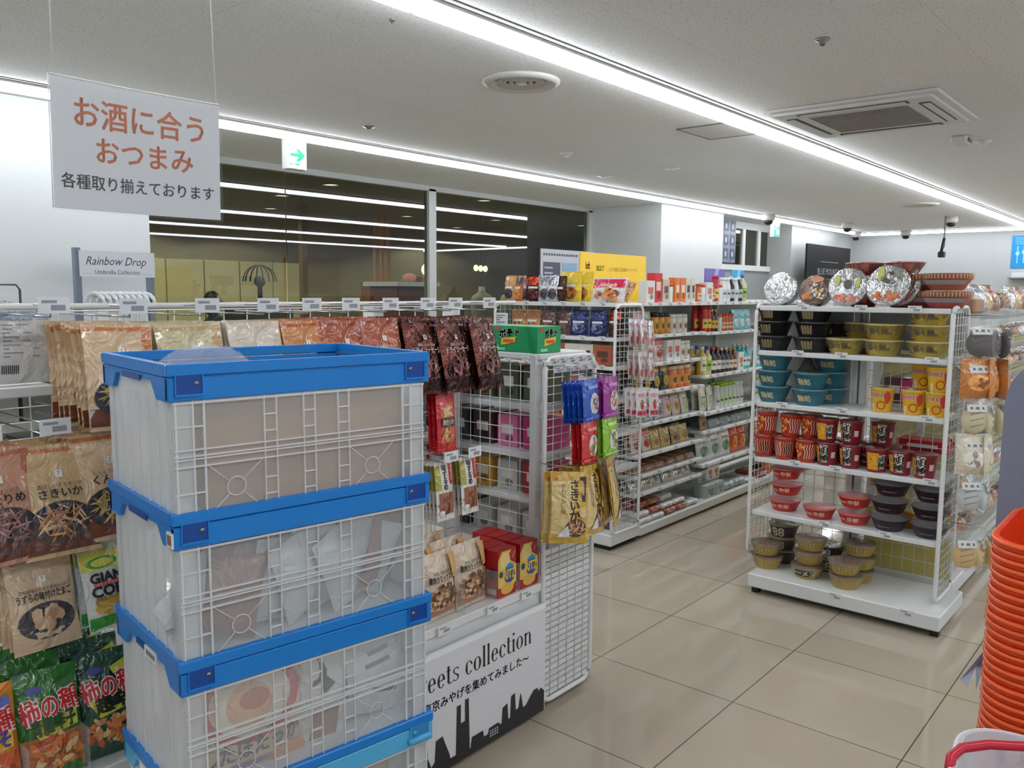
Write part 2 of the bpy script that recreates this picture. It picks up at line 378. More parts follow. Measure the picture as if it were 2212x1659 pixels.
def dome_camera(x, y, label, z=HC):
    t = thing('dome_camera', label, 'security camera', (x, y, z), 0, 'dome cameras')
    B().lathe([(.085, 0), (.085, -.07), (.07, -.085), (0, -.085)], CW, 20).build('housing', t)
    B().lathe([(.062, -.085), (.058, -.11), (.035, -.135), (0, -.142)], P((22, 22, 24), 'plastic'), 18).build('dome', t)
dome_camera(12.75, 2.89, 'white security camera with dark dome above the hanging rod')
dome_camera(11.0, 4.75, 'white security camera with dark dome just past the bright column')
dome_camera(12.95, 4.35, 'security camera with dark dome between far exit sign and corner')
dome_camera(15.05, 4.9, 'security camera with dark dome in the far corner of the ceiling')
dome_camera(15.1, 4.1, 'lower security camera with dark dome on the back wall')
t = thing('hanging_rod', 'thin grey rod hanging from ceiling with black clamp at its end', 'rod', (12.62, 2.93, HC))
B().rod((0, 0, 0), (0, 0, -.42), .012, GREY, 8).rod((0, 0, -.3), (-.05, .02, -.5), .02, BLACK, 8).build('pole', t); B().box(-.1, -.03, -.56, 0, .05, -.48, BLACK, .01).build('clamp', t)
# exit signs
GREEN = P((22, 160, 96), 'ink')
t = thing('exit_sign', 'lit white exit sign with green arrow hanging above the dark window', 'exit sign', (3.545, 4.99, 2.47))
b = B().box(-.08, -.03, -.1, .08, .03, .129, P((200, 202, 200), 'paint')).build('case', t)
b = B().box(-.07, -.034, -.094, .07, -.03, .075, P((245, 250, 246), 'emit', s=1.0))
fp = fplane((0.004, -.034, -.005), (.8, 0, 0), (0, 0, .8))
b.poly(fp, [(-.075, -.012), (.01, -.012), (-.02, -.05), (.018, -.05), (.078, .002), (.018, .054), (-.02, .054), (.01, .016), (-.075, .016)], GREEN)
b.rect(fp, -.08, -.088, -.07, -.065, GREEN, 1); b.rect(fp, -.06, -.088, -.05, -.065, GREEN, 1); b.poly(fp, [(-.03, -.082), (.0, -.082), (0, -.09), (.018, -.076), (0, -.062), (0, -.07), (-.03, -.07)], GREEN)
b.build('lit_face', t)
t = thing('exit_sign', 'small green lit exit sign far off beyond the bright column', 'exit sign', (11.7, 4.95, 2.47))
B().box(-.1, -.03, -.13, .1, .03, .13, CW).build('case', t)
b = B().box(-.09, -.036, -.12, .09, -.03, .12, P((60, 190, 150), 'emit', s=.9)); fp = fplane((0, -.036, 0), (1, 0, 0), (0, 0, 1)); wm = P((240, 250, 245), 'emit', s=1.2)
b.rect(fp, -.06, .02, .05, .09, wm, 1); b.rect(fp, -.03, -.09, .06, -.03, wm, 1); b.oval(fp, -.05, -.01, .02, .02, wm); b.build('lit_face', t)

# ------------------------------------------------------------------ the lobby behind the glass
YL = 12.2
DK = P((92, 90, 86), 'matte'); CREAM = P((206, 192, 158), 'matte'); WOOD = P((120, 92, 66), 'matte'); SLAT = P((188, 134, 72), 'matte')
struct(B().box(1.0, YW+.06, 2.75, X1, YL, 2.85, DK), 'ceiling_lobby')
b = B().box(-.5, YL, 0, X1, YL+.1, 2.75, P((150, 136, 112), 'matte'))
struct(b, 'wall_lobby'); struct(B().box(-.6, YW+.05, 0, -.5, YL, 2.75, DK), 'wall_lobby_side')
lobs = []
for i in range(9):
    tag(B().box(3.2+i*.62, YL-.06, 0, 3.8+i*.62, YL-.001, 2.0, CREAM, .01).build('wall_panel'), 'tall cream panel on the lobby wall, %s from the white wall side' % ORD[i], 'panel', 'cream panels in the lobby')
for x, y, w, mm, l in ((4.55, 9.6, .11, WOOD, 'brown wooden post standing in the dim lobby'), (7.35, 10.2, .09, WOOD, 'slim dark post in the lobby near the fan crate'), (8.55, 10.0, .05, SLAT, 'first orange timber slat post in the lobby'), (8.68, 10.0, .05, SLAT, 'second orange timber slat post in the lobby'), (8.81, 10.0, .05, SLAT, 'third orange timber slat post in the lobby')):
    tag(B().box(x, y, 0, x+w, y+w, 2.75, mm).build('lobby_post'), l, 'post')
def lobby_lamp(t):
    l = bpy.data.lights.new('lamp_light', 'SPOT'); l.energy = 220; l.color = (1, .88, .7); l.spot_size = 2.6; l.shadow_soft_size = .08; o = bpy.data.objects.new('lamp_light', l); COL.objects.link(o); o.parent = t; o.location = (0, 0, -.03)  # spot added inside every lobby downlight to brighten the lobby
for i, (x, y) in enumerate(((3.9, 7.6), (6.1, 7.9), (6.4, 9.3), (7.3, 10.9), (9.4, 10.2), (8.4, 7.6), (10.8, 9.5), (4.5, 11.0), (5.6, 11.2), (11.6, 11.2), (12.6, 9.0))):  # several of these downlights are added to light the far lobby
    t = thing('lobby_downlight', 'lit round downlight on the dark lobby ceiling, %s from the hanging sign side' % ORD[i], 'downlight', (x, y, 2.75), 0, 'lobby downlights')
    B().lathe([(.1, 0), (.1, -.012), (.085, -.012), (.085, -.004)], CW, 18).build('ring', t); lobby_lamp(t); B().lathe([(.084, -.004), (0, -.005)], P((255, 236, 205), 'emit', s=7), 18).build('lamp', t)
t = thing('globe_lamp', 'bright warm globe lamp glowing in the lobby', 'lamp', (8.9, 9.2, 1.86)); B()._ell((0, 0, 0), (.1, .1, .1), P((255, 214, 160), 'emit', s=16), 14, 9).build('globe', t); B().rod((0, 0, .09), (0, 0, .88), .008, BLACK, 6).build('cord', t)
for i in range(3):
    t = thing('pendant_lamp', 'small warm pendant lamp in the lobby, %s of a row of three' % ORD[i], 'lamp', (9.65+i*.22, 8.9+.1*i, 1.9), 0, 'small lobby pendants'); B()._ell((0, 0, 0), (.04, .04, .05), P((255, 220, 175), 'emit', s=10), 10, 7).build('bulb', t); B().rod((0, 0, .05), (0, 0, .85), .005, BLACK, 5).build('cord', t)
t = thing('lobby_counter', 'dark red brown lobby counter with a lit white top', 'counter', (8.0, 8.8, 0)); B().box(-.34, -.3, 0, .34, .3, 1.6, P((96, 44, 32), 'matte'), .02).build('body', t); B().box(-.4, -.36, 1.6, .4, .36, 1.66, P((200, 200, 220), 'paint')).build('top', t)
tag(B()._ell((8.15, 8.8, 1.72), (.1, .1, .07), P((232, 150, 140), 'matte'), 14, 8).build('pink_ornament'), 'round pink ornament on the red brown lobby counter', 'ornament')
t = thing('desk_fan', 'black desk fan with round wire cage on a grey box in the lobby', 'fan', (5.85, 9.0, 1.34)); b = B()
for a in range(8): b.tube([(.2*math.cos(a*PI/8)*math.cos(q*PI/12), .2*math.sin(a*PI/8)*math.cos(q*PI/12), .3+.2*math.sin(q*PI/12)) for q in range(13)], .006, BLACK, 5)
b.build('cage', t); B().rod((0, 0, 0), (0, 0, .3), .03, BLACK, 8)._ell((0, 0, .3), (.07, .07, .07), GREY, 12, 8).build('motor', t)
tag(B().box(5.5, 8.8, 0, 6.2, 9.3, 1.34, P((92, 96, 92), 'matte'), .02).build('grey_plinth'), 'grey box plinth under the desk fan in the lobby', 'plinth')
tag(B().box(3.15, 11.3, 0, 4.0, 11.8, 1.75, P((176, 128, 78), 'matte'), .02).build('wooden_cabinet'), 'tall light wooden cabinet in the lobby beside the white wall', 'cabinet')
def mannequin(x, y, col, label, w=1):
    t = thing('mannequin', label, 'mannequin', (x, y, 0), 0, 'dressed mannequins')
    pr = [(.0, .8), (.16, .82), (.15, .95), (.12, 1.08), (.14, 1.25), (.17, 1.4), (.13, 1.48), (.05, 1.53), (.045, 1.6)]
    B().lathe(pr, P(col, 'matte'), 18).build('clothes', t).scale = (w*1.2, .7, 1)
    B().rod((0, 0, 0), (0, 0, .85), .02, CHROME, 8).lathe([(.16, 0), (.16, .02), (0, .025)], BLACK, 16).build('stand', t)
mannequin(7.6, 7.4, (150, 128, 96), 'mannequin in a beige patterned top beside the window bar')
mannequin(8.25, 7.5, (176, 170, 160), 'mannequin in a pale grey top, middle of the three')
mannequin(8.9, 7.55, (150, 142, 124), 'mannequin in a taupe top beside the column')
for i, (x, h) in enumerate(((9.4, 1.7), (9.9, 1.6), (10.5, 1.8))):
    tag(B().box(x, 11.0, 0, x+.4, 11.4, h, [P((170, 120, 66), 'matte'), P((90, 62, 40), 'matte'), P((150, 108, 60), 'matte')][i], .02).build('wooden_cabinet'), 'wooden display cabinet at the back of the lobby, %s from the orange slats' % ORD[i], 'cabinet')
# a person standing in the lobby: only the dark hair shows above the shelf
def person(x, y, rz):
    me = bpy.data.meshes.new('person')
    v = [(0, 0, .92), (0, 0, 1.12), (0, .01, 1.3), (0, 0, 1.37), (0, 0, 1.42), (-.17, 0, 1.27), (-.22, .01, 1.03), (-.2, -.12, .84), (.17, 0, 1.27), (.22, .01, 1.03), (.2, -.12, .84), (-.09, 0, .86), (-.1, -.01, .48), (-.1, .02, .08), (-.1, -.13, .03), (.09, 0, .86), (.1, -.01, .48), (.1, .02, .08), (.1, -.13, .03)]
    e = [(0, 1), (1, 2), (2, 3), (3, 4), (2, 5), (5, 6), (6, 7), (2, 8), (8, 9), (9, 10), (0, 11), (11, 12), (12, 13), (13, 14), (0, 15), (15, 16), (16, 17), (17, 18)]
    r = [.13, .12, .12, .05, .05, .055, .042, .03, .055, .042, .03, .085, .06, .042, .035, .085, .06, .042, .035]
    me.from_pydata(v, e, []); o = bpy.data.objects.new('person', me); COL.objects.link(o); o.location = (x, y, 0); o.rotation_euler = (0, 0, rz); o.scale = (.93,)*3
    sk = o.modifiers.new('s', 'SKIN')
    for i, q in enumerate(me.skin_vertices[0].data if me.skin_vertices else []): q.radius = (r[i], r[i]*.8); q.use_root = i == 0
    o.modifiers.new('u', 'SUBSURF').render_levels = 2; me.materials.append(P((60, 62, 74), 'matte'))
    tag(o, 'person with dark hair standing in the lobby behind the snack shelf', 'person')
    sk_ = P((214, 172, 146), 'matte'); b = B()._ell((0, -.01, 1.5), (.072, .09, .11), sk_, 16, 10)._ell((0, -.1, 1.49), (.013, .02, .022), sk_, 8, 6)._ell((-.073, 0, 1.5), (.012, .02, .03), sk_, 8, 6)._ell((.073, 0, 1.5), (.012, .02, .03), sk_, 8, 6)
    for s in (-1, 1): b._ell((s*.03, -.092, 1.515), (.012, .008, .007), P((240, 240, 240), 'matte'), 8, 6)._ell((s*.03, -.099, 1.515), (.006, .004, .006), BLACK, 8, 6)
    b._ell((0, -.092, 1.44), (.024, .008, .008), P((180, 96, 90), 'matte'), 8, 6).build('face', o)
    B()._ell((0, .025, 1.535), (.09, .1, .105), P((30, 24, 22), 'matte'), 18, 10)._ell((0, .06, 1.46), (.08, .06, .1), P((30, 24, 22), 'matte'), 14, 8).build('hair', o)
pq = at(463, 655, 'y', 8.1); person(pq.x, 8.1, .5)
# ------------------------------------------------------------------ shelving
TAGM = P((238, 240, 240), 'clear', op=.9, rough=.2); TINK = P((150, 152, 158), 'ink')
def tagcard(b, x, y, z, w=.05, h=.026, ax='y', tilt=0):
    """price card: faces -y (ax y) or -x (ax x)"""
    fp = fplane((x, y, z), (1, 0, 0) if ax == 'y' else (0, -1, 0), (0, -.35, .94) if tilt else (0, 0, 1))
    b.rect(fp, -w/2, -h/2, w/2, h/2, TAGM, 1); b.rect(fp, -w*.38, h*.12, w*.1, h*.3, TINK, 1); b.rect(fp, -w*.1, -h*.32, w*.36, h*.02, TINK, 1)
_TG = {}
def ptag(par, x, y, z, w=.05, h=.026, ax='y', tilt=0):
    k = (w, h, ax, tilt)
    if k not in _TG: b = B(); tagcard(b, 0, 0, 0, w, h, ax, tilt); _TG[k] = b.mesh('price_tag')
    o = bpy.data.objects.new('price_tag', _TG[k]); COL.objects.link(o); o.parent = par; o.location = (x, y, z)
def mesh_panel(b, o, ex, ey, w, h, sx, sz, r=.0016, m=None):
    o, ex, ey = Vector(o), Vector(ex), Vector(ey); m = m or WIRE
    n = round(w/sx); k = round(h/sz)
    for i in range(n+1): b.rod(o+ex*(w*i/n), o+ex*(w*i/n)+ey*h, r, m)
    for i in range(k+1): b.rod(o+ey*(h*i/k), o+ey*(h*i/k)+ex*w, r, m)
def side_frame(par, y, x0, x1, z0, z1, sx=.045, sz=.03, name='side_frame'):
    """white tube end frame filled with wire, in a plane of constant y"""
    R_ = .05; pts = []
    for cx, cz, a0 in ((x1-R_, z1-R_, 0), (x0+R_, z1-R_, 90), (x0+R_, z0+R_, 180), (x1-R_, z0+R_, 270)):
        for k in range(5):
            g = math.radians(a0+k*22.5); pts.append((cx+R_*math.cos(g), y, cz+R_*math.sin(g)))
    b = B().tube(pts, .0095, WIRE, 8, True); o = b.build(name, par)
    q = B(); mesh_panel(q, (x0, y, z0+.01), (1, 0, 0), (0, 0, 1), x1-x0, z1-z0-.02, sx, sz); q.build('wire_infill', o)

# --- snack gondola on the left (double sided, spine at y=2.24)
SG = thing('snack_gondola', 'long white gondola of hanging snack bags behind the blue crates', 'shelving unit', (0, 0, 0))
for x in (.1, 1.0, 1.9, 2.29): B().box(x-.02, 2.21, 0, x+.02, 2.27, 1.49, WHITE, .003).build('upright', SG)
b = B(); mesh_panel(b, (.1, 2.2, .55), (1, 0, 0), (0, 0, 1), 2.19, .93, .075, .075, .0018); b.build('back_mesh', SG)
b = B().box(.1, 2.244, .1, 2.29, 2.25, .5, WHITE).box(.1, 1.8, 0, 2.31, 2.68, .09, WHITE); b.build('base', SG)
for z, y0, y1, x0, x1 in ((.49, 1.79, 2.2, .1, 2.31),):
    B().box(x0, y0, z-.03, x1, y1, z, WHITE, .003).build('bottom_shelf', SG)
b = B().box(.1, 1.80, .02, 2.31, 1.81, .46, WHITE)
b.build('front_panel', SG)
B().box(.1, 2.05, 1.29, .78, 2.2, 1.315, WHITE, .003).build('small_shelf', SG)
B().rod((.1, 1.93, 1.497), (2.3, 1.93, 1.497), .007, WIRE, 8).build('top_rail', SG)
for z, xs in ((.79, (2.3,)), (1.0, (2.3,)), (1.2, (2.3,))):
    B().box(.1, 2.27, z-.02, 2.3, 2.6, z, WHITE).build('rear_shelf', SG)
q = B(); b2 = B()
HOOKS = [(.70, 1.49, 1.86), (.86, 1.487, 1.85), (1.04, 1.487, 1.86), (1.205, 1.487, 1.86), (1.345, 1.487, 1.87), (1.475, 1.487, 1.87), (1.62, 1.487, 1.87), (1.77, 1.487, 1.87), (1.9, 1.487, 1.88), (2.06, 1.487, 1.88),
         (.56, 1.24, 1.86), (.69, 1.24, 1.86), (.79, 1.248, 1.86), (1.9, 1.235, 1.9), (.66, 1.0, 1.86), (.79, 1.0, 1.86), (1.87, 1.0, 1.87), (1.98, 1.0, 1.87)]
for x, z, y in HOOKS:
    q = B().rod((x, 2.2, z-.012), (x, y-.02, z-.012), .0022, CHROME, 5).rod((x, 2.2, z+.012), (x, y-.035, z+.012), .0018, CHROME, 5).rod((x, y-.02, z-.012), (x, y-.02, z+.0), .0022, CHROME, 5)
    ho = q.build('hook', SG); ptag(ho, x, y-.04, z+.012, .062, .034)
for i, x in enumerate((.66, 1.1, 1.5, 1.79, 2.02, 2.2)):
    ptag(SG, x, 1.782, .477, .06, .03)

# end cap of the snack gondola, facing +x
EC = thing('end_rack', 'white wire end rack closing the snack gondola, with packs hung on its side', 'shelving unit', (0, 0, 0))
b = B(); mesh_panel(b, (2.335, 1.83, .5), (0, 1, 0), (0, 0, 1), .85, .8, .05, .052, .0018); b.build('back_mesh', EC)
B().box(2.318, 1.845, .0, 2.352, 1.875, 1.31, WHITE, .003).build('post', EC); B().box(2.318, 2.66, 0, 2.352, 2.69, 1.31, WHITE, .003).build('post', EC)
for z, d in ((1.315, .25), (1.125, .25), (.945, .25), (.775, .25), (.6, .25)):
    B().box(2.325 if z > 1.3 else 2.345, 1.83, z-.022, 2.36+d, 2.68, z, WHITE, .003).build('shelf', EC)
B().box(2.345, 1.82, .02, 2.66, 2.7, .12, WHITE, .004).build('base', EC)
side_frame(EC, 1.79, 2.3, 2.604, .03, 1.302, .055, .03)
b = B().box(2.345, 1.80, .03, 2.595, 1.806, .62, P((196, 198, 196), 'paint'))
for i in range(24): b.box(2.3, 1.792, .045+i*.0235, 2.595, 1.7995, .062+i*.0235, WHITE)
b.build('slatted_panel', EC)
for i in range(5): ptag(EC, 2.33+i*.055, 1.776, 1.292, .05, .03, tilt=1); ptag(EC, 2.35+i*.055, 1.77, 1.262, .05, .024, tilt=1)
for x, z in ((2.41, 1.235), (2.54, 1.235), (2.41, 1.085), (2.54, 1.09), (2.29, .93), (2.4, .93), (2.53, .94)):
    B().rod((x, 1.79, z), (x, 1.66, z+.004), .0022, CHROME, 5).build('hook', EC)

# printed board under the bottom shelf
b = B().box(1.15, 1.768, .02, 2.29, 1.776, .425, P((226, 228, 233), 'paint', rough=.25))
fp = fplane((0, 1.768, 0), (1, 0, 0), (0, 0, 1)); K = P((32, 30, 34), 'ink')
# a drawn high-contrast serif alphabet for the board: strokes as polygons, x-height 1
def _stem(x, y0, y1, w=.21): return [(x-w/2, y0), (x+w/2, y0), (x+w/2, y1), (x-w/2, y1)]
def _slab(x, y, w=.34, h=.055): return [(x-w/2, y-h/2), (x+w/2, y-h/2), (x+w/2, y+h/2), (x-w/2, y+h/2)]
def _ring(cx, cy, rx, ry, a0, a1, thick=.22, thin=.065, n=18):
    o = []; i = []
    for k in range(n+1):
        a = math.radians(a0+(a1-a0)*k/n); t = thin+(thick-thin)*abs(math.cos(a))
        o.append((cx+rx*math.cos(a), cy+ry*math.sin(a))); i.append((cx+(rx-t)*math.cos(a), cy+(ry-min(t, .045+t*.15))*math.sin(a)))
    return [[o[k], o[k+1], i[k+1], i[k]] for k in range(n)]
def _flag(x, y): return [(x-.2, y-.06), (x-.08, y-.02), (x-.08, y), (x-.08, y+.02)]
SERIF = {
 'e': (.86, _ring(.43, .5, .38, .52, 0, 320)+[[(.1, .5), (.8, .5), (.8, .565), (.1, .565)]]),
 'c': (.82, _ring(.43, .5, .38, .52, 42, 322)+[[(.62, .7), (.76, .66), (.8, .78), (.7, .86), (.6, .8)]]),
 'o': (.92, _ring(.46, .5, .41, .52, 0, 360, n=26)),
 'l': (.44, [_stem(.22, 0, 1.62), _slab(.22, .018), [(.02, 1.56), (.14, 1.5), (.3, 1.62), (.14, 1.62)]]),
 'i': (.44, [_stem(.22, 0, 1), _slab(.22, .018), [(.02, .94), (.14, .88), (.3, 1), (.14, 1)], [(.22+.11*math.cos(k*PI/5), 1.4+.11*math.sin(k*PI/5)) for k in range(10)]]),
 'n': (1.0, [_stem(.22, 0, 1), _slab(.22, .018), [(.02, .94), (.14, .88), (.3, 1), (.14, 1)], _stem(.76, 0, .72), _slab(.76, .018)]+_ring(.53, .66, .31, .36, 0, 150, .2, .07, 10)),
 't': (.58, [_stem(.24, .14, 1.32), [(.02, .95), (.5, .95), (.5, 1.01), (.02, 1.01)]]+_ring(.4, .2, .24, .22, 180, 330, .2, .06, 10)),
 'w': (1.2, [[(.03, 1), (.26, 1), (.5, 0), (.38, 0)], [(.4, 0), (.46, 0), (.7, .98), (.62, .98)], [(.5, 1), (.73, 1), (.96, 0), (.84, 0)], [(.86, 0), (.92, 0), (1.15, .98), (1.08, .98)], _slab(.14, 1), _slab(.63, 1), _slab(1.1, 1, .26)]),
 's': (.74, _ring(.37, .76, .28, .25, 30, 250, .12, .05, 12)+_ring(.37, .25, .3, .26, -150, 80, .13, .05, 12)+[[(.14, .66), (.3, .6), (.62, .38), (.5, .3), (.42, .42), (.2, .56)], [(.6, .8), (.64, .8), (.64, 1), (.6, 1)], [(.06, 0), (.1, 0), (.1, .22), (.06, .22)]]),
 'S': (1.0, _ring(.5, 1.1, .38, .38, 30, 250, .16, .05, 12)+_ring(.5, .4, .4, .4, -150, 80, .17, .05, 12)+[[(.2, .95), (.4, .9), (.86, .55), (.7, .48), (.6, .6), (.3, .82)]]),
 ' ': (.5, [])}
def serif_text(b, fm, s, x, y, h, m, sx=1):
    for ch in s:
        w, ps = SERIF[ch]
        for p in ps: b.poly(fm, [(x+px*h*sx, y+py*h) for px, py in p], m); b.e -= .00012
        x += (w+.06)*h*sx
    b.step(); return x
serif_text(b, fp, 'Sweets', 1.598, .3, .045, K, .98); serif_text(b, fp, 'collection', 1.868, .3, .045, K, .98)
b.text(fp, '～人気の東京みやげを集めてみました～', 1.865, .25, .028, K, .012, .66)
b.rect(fp, 1.15, .405, 2.29, .425, P((246, 248, 250), 'paint', rough=.15), 1)
sky = [(1.15, .02), (2.285, .02), (2.285, .085), (2.265, .1), (2.255, .092), (2.245, .105), (2.225, .105), (2.2, .086), (2.18, .07), (2.165, .07), (2.158, .1), (2.152, .12), (2.146, .1), (2.14, .075), (2.125, .075), (2.12, .13), (2.1, .126), (2.095, .06), (2.085, .06), (2.08, .11), (2.055, .105), (2.05, .055), (2.03, .068), (1.985, .066), (1.98, .05), (1.96, .05), (1.955, .07), (1.9, .07), (1.895, .04), (1.89, .04), (1.885, .192), (1.868, .192), (1.868, .13), (1.848, .13), (1.848, .185), (1.83, .185), (1.825, .045), (1.8, .045), (1.795, .06), (1.77, .11), (1.765, .122), (1.735, .118), (1.73, .06), (1.715, .05), (1.7, .08), (1.69, .2), (1.686, .2), (1.68, .08), (1.665, .045), (1.64, .05), (1.635, .15), (1.59, .15), (1.585, .06), (1.5, .06), (1.495, .12), (1.44, .12), (1.43, .05), (1.3, .05), (1.295, .1), (1.2, .1), (1.19, .04), (1.15, .04)]
sky = [(x, .02+(z-.02)*1.16) for x, z in sky]; b.poly(fp, sky, K)
for i in range(4):
    for j in range(3): b.rect(fp, 1.99+i*.011, .04+j*.009, 1.996+i*.011, .045+j*.009, P((226, 228, 233), 'paint', rough=.25), 1)
tag(b.build('printed_board'), 'pale grey board lettered Sweets collection over a black skyline, standing below the snack shelf', 'sign board')

# --- centre gondola
CG = thing('grocery_gondola', 'long white gondola of groceries across the aisle, full of packs and bottles', 'shelving unit')
for x in (4.4, 5.3, 6.2, 7.1, 8.0): B().box(x-.02, 3.07, 0, x+.02, 3.13, 1.47, WHITE).build('upright', CG)
B().box(4.4, 3.095, .1, 8.9, 3.105, 1.46, P((206, 208, 206), 'paint')).build('back_panel', CG)
B().box(4.39, 2.65, 0.02, 8.9, 3.55, .075, WHITE, .004).build('base', CG); B().box(4.42, 2.7, 0, 8.88, 3.5, .03, BLACK).build('base_gap_shade', CG)  # black box stands in for the shade below the base
BAY1 = (1.27, 1.09, .9, .71, .515, .385, .268); BAY2 = (1.262, .957, .69, .56, .32)
ROWT = []
for x0, x1, zs in ((4.4, 5.29, BAY1), (5.3, 6.2, BAY2), (6.21, 7.1, BAY2), (7.11, 8.0, BAY2)):
    for z in zs+(1.473,):
        s = B().box(x0, 2.7 if z < 1.4 else 2.66, z-.02, x1, 3.09, z, WHITE, .002).build('shelf', CG)
        if x0 < 6.3:
            for i in range(7 if z > .6 else 4): ptag(s, x0+.06+i*(.125 if z > .6 else .22)+RN.uniform(-.02, .02), (2.7 if z < 1.4 else 2.66)-.001, z-.006, .055, .024)
B().box(4.4, 3.11, 1.45, 8.0, 3.54, 1.473, WHITE, .002).build('shelf', CG)
CE = thing('end_rack', 'white end rack of the grocery gondola with sweets bags and strawberry packs', 'shelving unit')
for z in (1.473, 1.27, 1.1, .9, .7, .49):
    s = B().box(4.09, 2.665, z-.022, 4.37, 3.56, z, WHITE, .002).build('shelf', CE)
    for i in range(6): ptag(s, 4.088, 2.76+i*.145, z-.005, .05, .025, 'x')
B().box(4.05, 2.645, .03, 4.38, 3.58, .1, WHITE, .006).build('base', CE); B().box(4.08, 2.67, 0, 4.36, 3.55, .03, BLACK).build('base_gap_shade', CE)  # shade below the end rack base drawn as a black box
b = B(); mesh_panel(b, (4.375, 2.66, .12), (0, 1, 0), (0, 0, 1), .9, 1.33, .075, .05); b.build('back_mesh', CE)
side_frame(CE, 2.65, 4.06, 4.36, .1, 1.462, .05, .033); side_frame(CE, 3.575, 4.06, 4.36, .1, 1.462, .05, .033)
for x, z in ((4.12, 1.39), (4.2, 1.36), (4.12, 1.22), (4.22, 1.2), (4.13, 1.0), (4.26, 1.0)): B().rod((x, 2.65, z), (x, 2.52, z+.004), .0022, CHROME, 5).build('hook', CE)
# yellow header board and pale poster
b = B().box(4.36, 3.12, 1.473, 5.16, 3.128, 1.79, P((242, 200, 44), 'paint')); fp = fplane((4.36, 3.12, 1.473), (1, 0, 0), (0, 0, 1)); K2 = P((70, 58, 24), 'ink')
b.text(fp, 'loft', .085, .235, .05, K2, .02, sx=.55); b.text(fp, 'SELECT', .225, .22, .034, K2, .008, sx=.62); b.text(fp, '- ロフト厳選ご当地雑貨コーナーです', .5, .215, .022, P((150, 122, 30), 'ink'), 0, .36)
tag(b.build('header_board'), 'bright yellow header board standing on the grocery gondola top', 'sign board')
t = thing('poster_stand', 'white photo poster with black edge standing behind the yellow board', 'poster', (0, 0, 0))
b = B().box(5.58, 4.4, 1.5, 6.35, 4.41, 1.9, P((214, 218, 226), 'paint')).box(5.56, 4.41, .0, 5.6, 4.43, 1.9, BLACK); fp = fplane((5.58, 4.4, 1.5), (1, 0, 0), (0, 0, 1))
for i in range(14): b.rect(fp, .03+i*.036, .345, .055+i*.036, .365, P((84, 86, 100), 'ink'), 1)
b.rect(fp, .03, .04, .27, .29, P((86, 84, 104), 'ink'), 1); b.rect(fp, .3, .04, .52, .29, P((150, 190, 220), 'ink'), 1); b.oval(fp, .38, .1, .06, .05, P((50, 66, 96), 'ink')); b.rect(fp, .55, .04, .74, .29, P((172, 184, 200), 'ink'), 1)
for k in range(4): b.rect(fp, .045, .1+k*.045, .16, .115+k*.045, P((196, 194, 214), 'ink'), 1)
b.build('printed_sheet', t)

# --- noodle rack in the middle
NR = thing('noodle_rack', 'white end rack of instant noodle bowls facing the viewer across the floor', 'shelving unit')
NZ = (1.473, 1.243, .975, .685, .4)
NYL, NYR = 1.81, .895
for z in NZ:
    s = B().box(4.1, NYR+.012, z-.024, 4.385, NYL-.012, z, WHITE, .003).build('shelf', NR)
    for y in ((1.62, 1.35, 1.0) if z > .5 else (1.45, 1.12)): ptag(s, 4.097, y+RN.uniform(-.06, .06), z-.004, .06, .03, 'x')
b = B().box(3.96, .84, .035, 4.4, 1.745, .105, WHITE, .005); nb = b.build('base', NR)
ptag(nb, 3.958, 1.3, .09, .06, .03, 'x'); ptag(nb, 3.958, .98, .09, .06, .03, 'x')
B().box(4.06, .9, 0, 4.38, 1.69, .035, BLACK).build('base_gap_shade', NR); B().box(3.99, 1.7, 0, 4.03, 1.735, .035, BLACK).build('foot', NR); B().box(3.99, .85, 0, 4.03, .885, .035, BLACK).build('foot', NR)  # black box stands in for the shaded gap under the base
side_frame(NR, NYL, 4.09, 4.39, .16, 1.478, .05, .036); side_frame(NR, NYR, 4.09, 4.39, .12, 1.478, .05, .036)
b = B(); mesh_panel(b, (4.392, .91, .14), (0, 1, 0), (0, 0, 1), .42, 1.3, .052, .072); mesh_panel(b, (4.392, 1.42, .14), (0, 1, 0), (0, 0, 1), .38, 1.3, .052, .072); b.build('back_mesh', NR)
B().box(4.388, 1.345, .1, 4.42, 1.375, 1.46, WHITE).box(4.388, 1.385, .1, 4.42, 1.415, 1.46, WHITE).box(4.42, 1.37, .1, 4.43, 1.39, 1.46, GREY).box(4.39, 1.42, .9, 4.396, 1.8, 1.46, P((186, 188, 188), 'paint')).box(4.39, .9, 1.26, 4.396, 1.34, 1.46, P((186, 188, 188), 'paint')).build('spine_post', NR)
for z in (1.44, 1.27, 1.1, .93, .72, .46): B().rod((4.3, NYR, z), (4.3, NYR-.16, z+.004), .0022, CHROME, 5).build('hook', NR)

